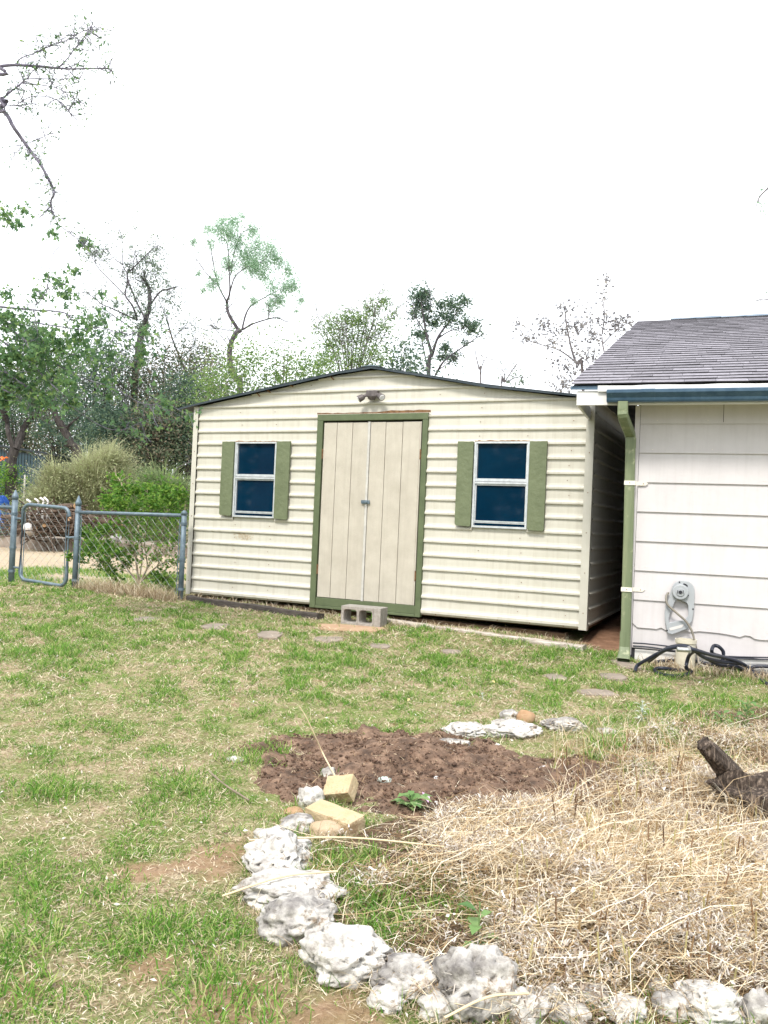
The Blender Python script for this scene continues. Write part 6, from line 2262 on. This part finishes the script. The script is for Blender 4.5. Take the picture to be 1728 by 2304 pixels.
fb_ = [(960, 470, 60, 60), (1000, 560, 90, 90), (1120, 560, 80, 80), (900, 640, 70, 70), (1000, 680, 110, 120), (1230, 560, 90, 90), (1260, 660, 110, 110), (1400, 640, 110, 110), (1500, 600, 90, 90), (1130, 720, 90, 60), (880, 680, 50, 50), (700, 920, 70, 70), (760, 1020, 110, 130), (880, 1050, 110, 120), (820, 900, 80, 60), (900, 880, 60, 40), (860, 1150, 90, 80), (980, 1080, 90, 90), (1050, 1180, 60, 50), (700, 1080, 70, 50), (900, 1220, 70, 40), (1340, 1300, 90, 90), (1420, 1350, 70, 60), (1300, 1270, 60, 40), (1300, 1130, 30, 14), (1440, 840, 90, 40), (1380, 540, 90, 70), (580, 1110, 50, 22), (620, 1340, 60, 40), (1000, 1430, 50, 40), (1200, 1400, 50, 30), (960, 1290, 60, 30), (680, 1150, 40, 16), (1000, 850, 120, 50), (1150, 950, 140, 50), (1300, 900, 140, 50), (1420, 1000, 120, 40), (1250, 1100, 160, 40), (1450, 1150, 100, 30), (1100, 1100, 120, 45), (1200, 800, 120, 60), (1450, 760, 110, 60)]
Geo().leaves(np.vstack([blobs(fb_, of, kf, 9.6, 2.5), np.array(lp)[::2]]), .050, .5, .1, up=.6).build('foliage', M['leafbright'], shr, so_)

# ------------------------------------------------------------------ things beyond the fence
# concrete kerb carrying the wood pile
ka, kb_ = at(-60, 1226, 18.2), at(420, 1216, 17.0)
zk_ = float(gz(0, 18))
V = np.array([[ka[0], ka[1], zk_ - .1], [kb_[0], kb_[1], zk_ - .1], [kb_[0] + .6, kb_[1] + 2.4, zk_ - .1], [ka[0] + .6, ka[1] + 2.4, zk_ - .1]])
o = Geo().prism(V, (0, 0, .36)).build('concrete_kerb', M['slabc'])
bevel(o, .02)
tag(o, 'low grey concrete kerb carrying the wood pile beyond the fence', 'kerb')
KZ = zk_ + .26
LG = 'logs and branches heaped on the kerb behind the gate'
rl_ = random.Random(5)


def log(px0, py0, px1, py1, Yb, r, label, m='log', ends=True):
    a, b = at(px0, py0, Yb), at(px1, py1, Yb + rl_.uniform(-.3, .3))
    a[2], b[2] = max(a[2], KZ + r), max(b[2], KZ + r)
    e = empty('log', (a + b) / 2, 0, label, 'log', LG)
    off = -e.location.copy()
    S = smooth_line([a, (a + b) / 2 + rng.normal(0, .05, 3), b], 5)
    Geo().tube(S, np.linspace(r, r * .8, len(S)), 8).build('bark', M[m], e, off, True)
    if ends:
        for p_, q_ in ((a, S[1]), (b, S[-2])):
            u = (p_ - q_) / np.linalg.norm(p_ - q_)
            Geo().tube([p_ + u * .004, p_ + u * .012], r * .82, 8).build('cut_end', M['logend'], e, off)
    return e


log(48, 1196, 78, 1194, 17.2, .09, 'thick log with its cut end facing the gate, lowest in the pile')
log(62, 1185, 70, 1198, 17.0, .10, 'white-topped round log end at the front of the pile', 'bleached', False)
for i in range(20):
    x0 = rl_.uniform(60, 200)
    yb = rl_.uniform(1160, 1200)
    frac = min(1, (x0 - 60) / 60)
    yy = rl_.uniform(1142 + 20 * (x0 > 190), 1196)
    ln = rl_.uniform(30, 75)
    log(x0, yy, x0 + ln * rl_.choice([-1, 1, 1]), yy + rl_.uniform(-12, 16), 17.4 + rl_.uniform(-.4, .6), rl_.uniform(.03, .075), 'rough brown log lying in the heap behind the gate')
for i, (x0, y0, x1, y1) in enumerate([(60, 1124, 66, 1133), (78, 1122, 84, 1133), (90, 1120, 96, 1130), (99, 1119, 106, 1135)]):
    a, b = at(x0, y0, 17.3), at(x1, y1 + 10, 17.3)
    o = Geo().tube(smooth_line([a, (a + b) / 2 + [.05, 0, .03], b, b + [.02, 0, -.4]], 4), .022, 7).build('bleached_branch', M['bleached'], smooth=True)
    tag(o, ['bleached branch stub sticking up furthest from the fence shrub', 'bleached bent branch stub second along the pile top', 'bleached short branch stub third along the pile top', 'bleached curved branch stub nearest the gate latch'][i], 'branch', 'bleached stubs on top of the wood pile')
# brushwood on the pile
g = Geo()
for i in range(260):
    a = at(rl_.uniform(45, 235), rl_.uniform(1150, 1205), 17.4 + rl_.uniform(-.5, .7))
    a[2] = max(a[2], KZ + .02)
    d = rng.normal(0, 1, 3) * [1, .6, .25]
    d /= np.linalg.norm(d)
    g.tube(smooth_line([a, a + d * .3 + rng.normal(0, .04, 3), a + d * .6], 3), .012, 4, cap=False)
tag(g.build('brushwood', M['log']), kind='stuff')
o = rock(262, 1192, 20, 12, M['pebble'], 'small white rock on the kerb behind the fence shrub', 0, 60, 3)
o.scale = [.20 / max(o.dimensions.x, .01)] * 3
bpy.context.view_layer.update()
p = at(262, 1187, 17.6)
o.location = (p[0], 17.6, KZ + .06)
o.scale = [.24 / max(v.co.x for v in o.data.vertices) / 2] * 3
# teal barn
b0_, b1_ = at(-40, 1000, 24.0), at(104, 1023, 23.0)
zt0, zt1 = b0_[2], b1_[2]
barn = empty('teal_barn', ((b0_[0] + b1_[0]) / 2, 23.5, zk_), 0, 'dark teal metal barn with sloping roof edge behind the fence', 'barn')
bo = -barn.location.copy()
nrib = 22
for i in range(nrib):
    ta, tb_ = i / nrib, (i + 1) / nrib
    pa = b0_ + (b1_ - b0_) * ta
    pb2 = b0_ + (b1_ - b0_) * tb_
    V = np.array([[pa[0], pa[1], zk_ - .1], [pb2[0] - .015, pb2[1], zk_ - .1], [pb2[0] - .015, pb2[1] + .02, zk_ - .1], [pa[0], pa[1] + .02, zk_ - .1]])
    V2 = V.copy()
    V2[:, 2] = pa[2] - .05
    V2[1:3, 2] = pb2[2] - .05
    Geo().add(np.vstack([V, V2]), [[0, 1, 5, 4], [1, 2, 6, 5], [2, 3, 7, 6], [3, 0, 4, 7], [4, 5, 6, 7]]).build('wall_panel', M['teal'], barn, bo)
Geo().prism([[b1_[0], b1_[1] + .03, zk_ - .1], [b1_[0] + .8, b1_[1] + 3, zk_ - .1], [b1_[0] + .8, b1_[1] + 3, zt1 + .2], [b1_[0], b1_[1] + .03, zt1 - .05]], (-.03, 0, 0)).build('end_wall', M['teal'], barn, bo)
V = np.array([[b0_[0], b0_[1] - .2, zt0 + .02], [b1_[0] + .35, b1_[1] - .2, zt1 - .03], [b1_[0] + 1.0, b1_[1] + 3.2, zt1 - .05], [b0_[0] + .6, b0_[1] + 3.2, zt0 - .02]])
Geo().prism(V, (0, 0, .05)).build('roof', M['tealroof'], barn, bo)
# white-roofed building further off
wb0 = at(106, 1050, 34)
wbld = empty('white_roof_building', (wb0[0] + .8, 34, zk_), 0, 'far low building with pale sheet roof glimpsed past the barn', 'building')
wo = -wbld.location.copy()
a, b, c, d = at(104, 1048, 34), at(215, 1048, 34), at(200, 1018, 38), at(112, 1026, 38)
Geo().prism([a, b, c, d], (0, 0, .04)).build('roof', M['whiteroof'], wbld, wo)
Geo().box(a[0] + .1, b[0] - .1, 34.2, 38, zk_ - .1, a[2] - .01).build('wall', M['whiteroof'], wbld, wo)
# tarp at the edge, draped over a heap that stands behind weeds
tp = at(2, 1116, 19.0)
V = []
for j in range(11):
    for i in range(16):
        u, v = i / 15 * 2 - 1, j / 10 * 2 - 1
        q = max(abs(u), abs(v))
        V.append([u * .42, v * .40, (tp[2] - zk_) * (1 - max(0, q - .55) / .45 * .97) + .05 * mnoise.noise(Vector((u * 5, v * 5, 2))) + .025 * mnoise.noise(Vector((u * 13, v * 13, 5)))])
V = np.array(V)
Q = [[j * 16 + i, j * 16 + i + 1, j * 16 + i + 17, j * 16 + i + 16] for j in range(10) for i in range(15)]
o = Geo().add(V, Q).build('blue_tarp', M['tarp'])
o.location = (tp[0] - .16, 19.0, zk_)
tag(o, 'crumpled bright blue tarp seen over the fence rail', 'tarp')
bush(14, 1140, 70, 18.3, 1230, 1300, .05, M['brushgrn'], 'green weeds standing in front of the blue tarp', 'weed_clump', 10, aspect=.25)
# small white marker stakes
for x0, y0, y1, l in ((56, 1070, 1087, 'white marker stake standing before the teal barn'), (307, 1076, 1096, 'white marker stake standing in the brush beside the shed')):
    a = at(x0, y0, 21.6)
    z0_ = float(gz(a[0], 21.6))
    g = Geo().box(-.02, .02, -.010, .010, 0, a[2] - z0_)
    g.prism([(-.02, -.010, a[2] - z0_), (.02, -.010, a[2] - z0_), (0, -.010, a[2] - z0_ + .02)], (0, .02, 0))
    o = g.build('marker_stake', M['bleached'])
    o.location = (a[0], 21.6, z0_)
    tag(o, l, 'stake', 'white marker stakes in the brush')
# utility wire beyond the roof
P = smooth_line([at(1000, 868, 30), at(1120, 860, 30), at(1240, 856, 30), at(1500, 852, 30)], 6)
tag(Geo().tube(P, .008, 4).build('utility_wire', M['bark']), 'thin utility wire crossing the sky behind the house roof', 'wire')
# far-off woods closing the view on the fence side
g = Geo()
for i in range(60):
    x = random.uniform(-22, 2.5)
    yy = random.uniform(30, 38)
    h = random.uniform(2.5, 4.6) * (1.0 if x < -4 else .75)
    n = 330
    c = np.array([x, yy, zk_ + h * .5])
    g.leaves(c + rng.normal(0, 1, (n, 3)) * [1.0, .9, h * .24], .16, .6)
tag(g.build('far_woods', M['leafbush']), kind='stuff')
# woods behind and to the side of the photographer: outside the frame, mirrored in the shed windows
g = Geo()
for i in range(95):
    aa = math.radians(random.uniform(165, 262))
    dd = random.uniform(15, 21)
    c = np.array([math.cos(aa) * dd + 1.5, math.sin(aa) * dd + 7.0, 0])
    h = random.uniform(2.6, 5.4)
    n = 260
    pts = c + rng.normal(0, 1, (n, 3)) * [.9, .9, 0]
    pts[:, 2] = h * rng.random(n) ** .8
    g.leaves(pts, .30, .6)
    g.tube([c + [0, 0, -.3], c + [.1, 0, h * .5], c + [random.uniform(-.5, .5), 0, h]], [.12, .08, .02], 5, cap=False)
tag(g.build('woods_across_the_yard', M['leafoak']), kind='stuff')
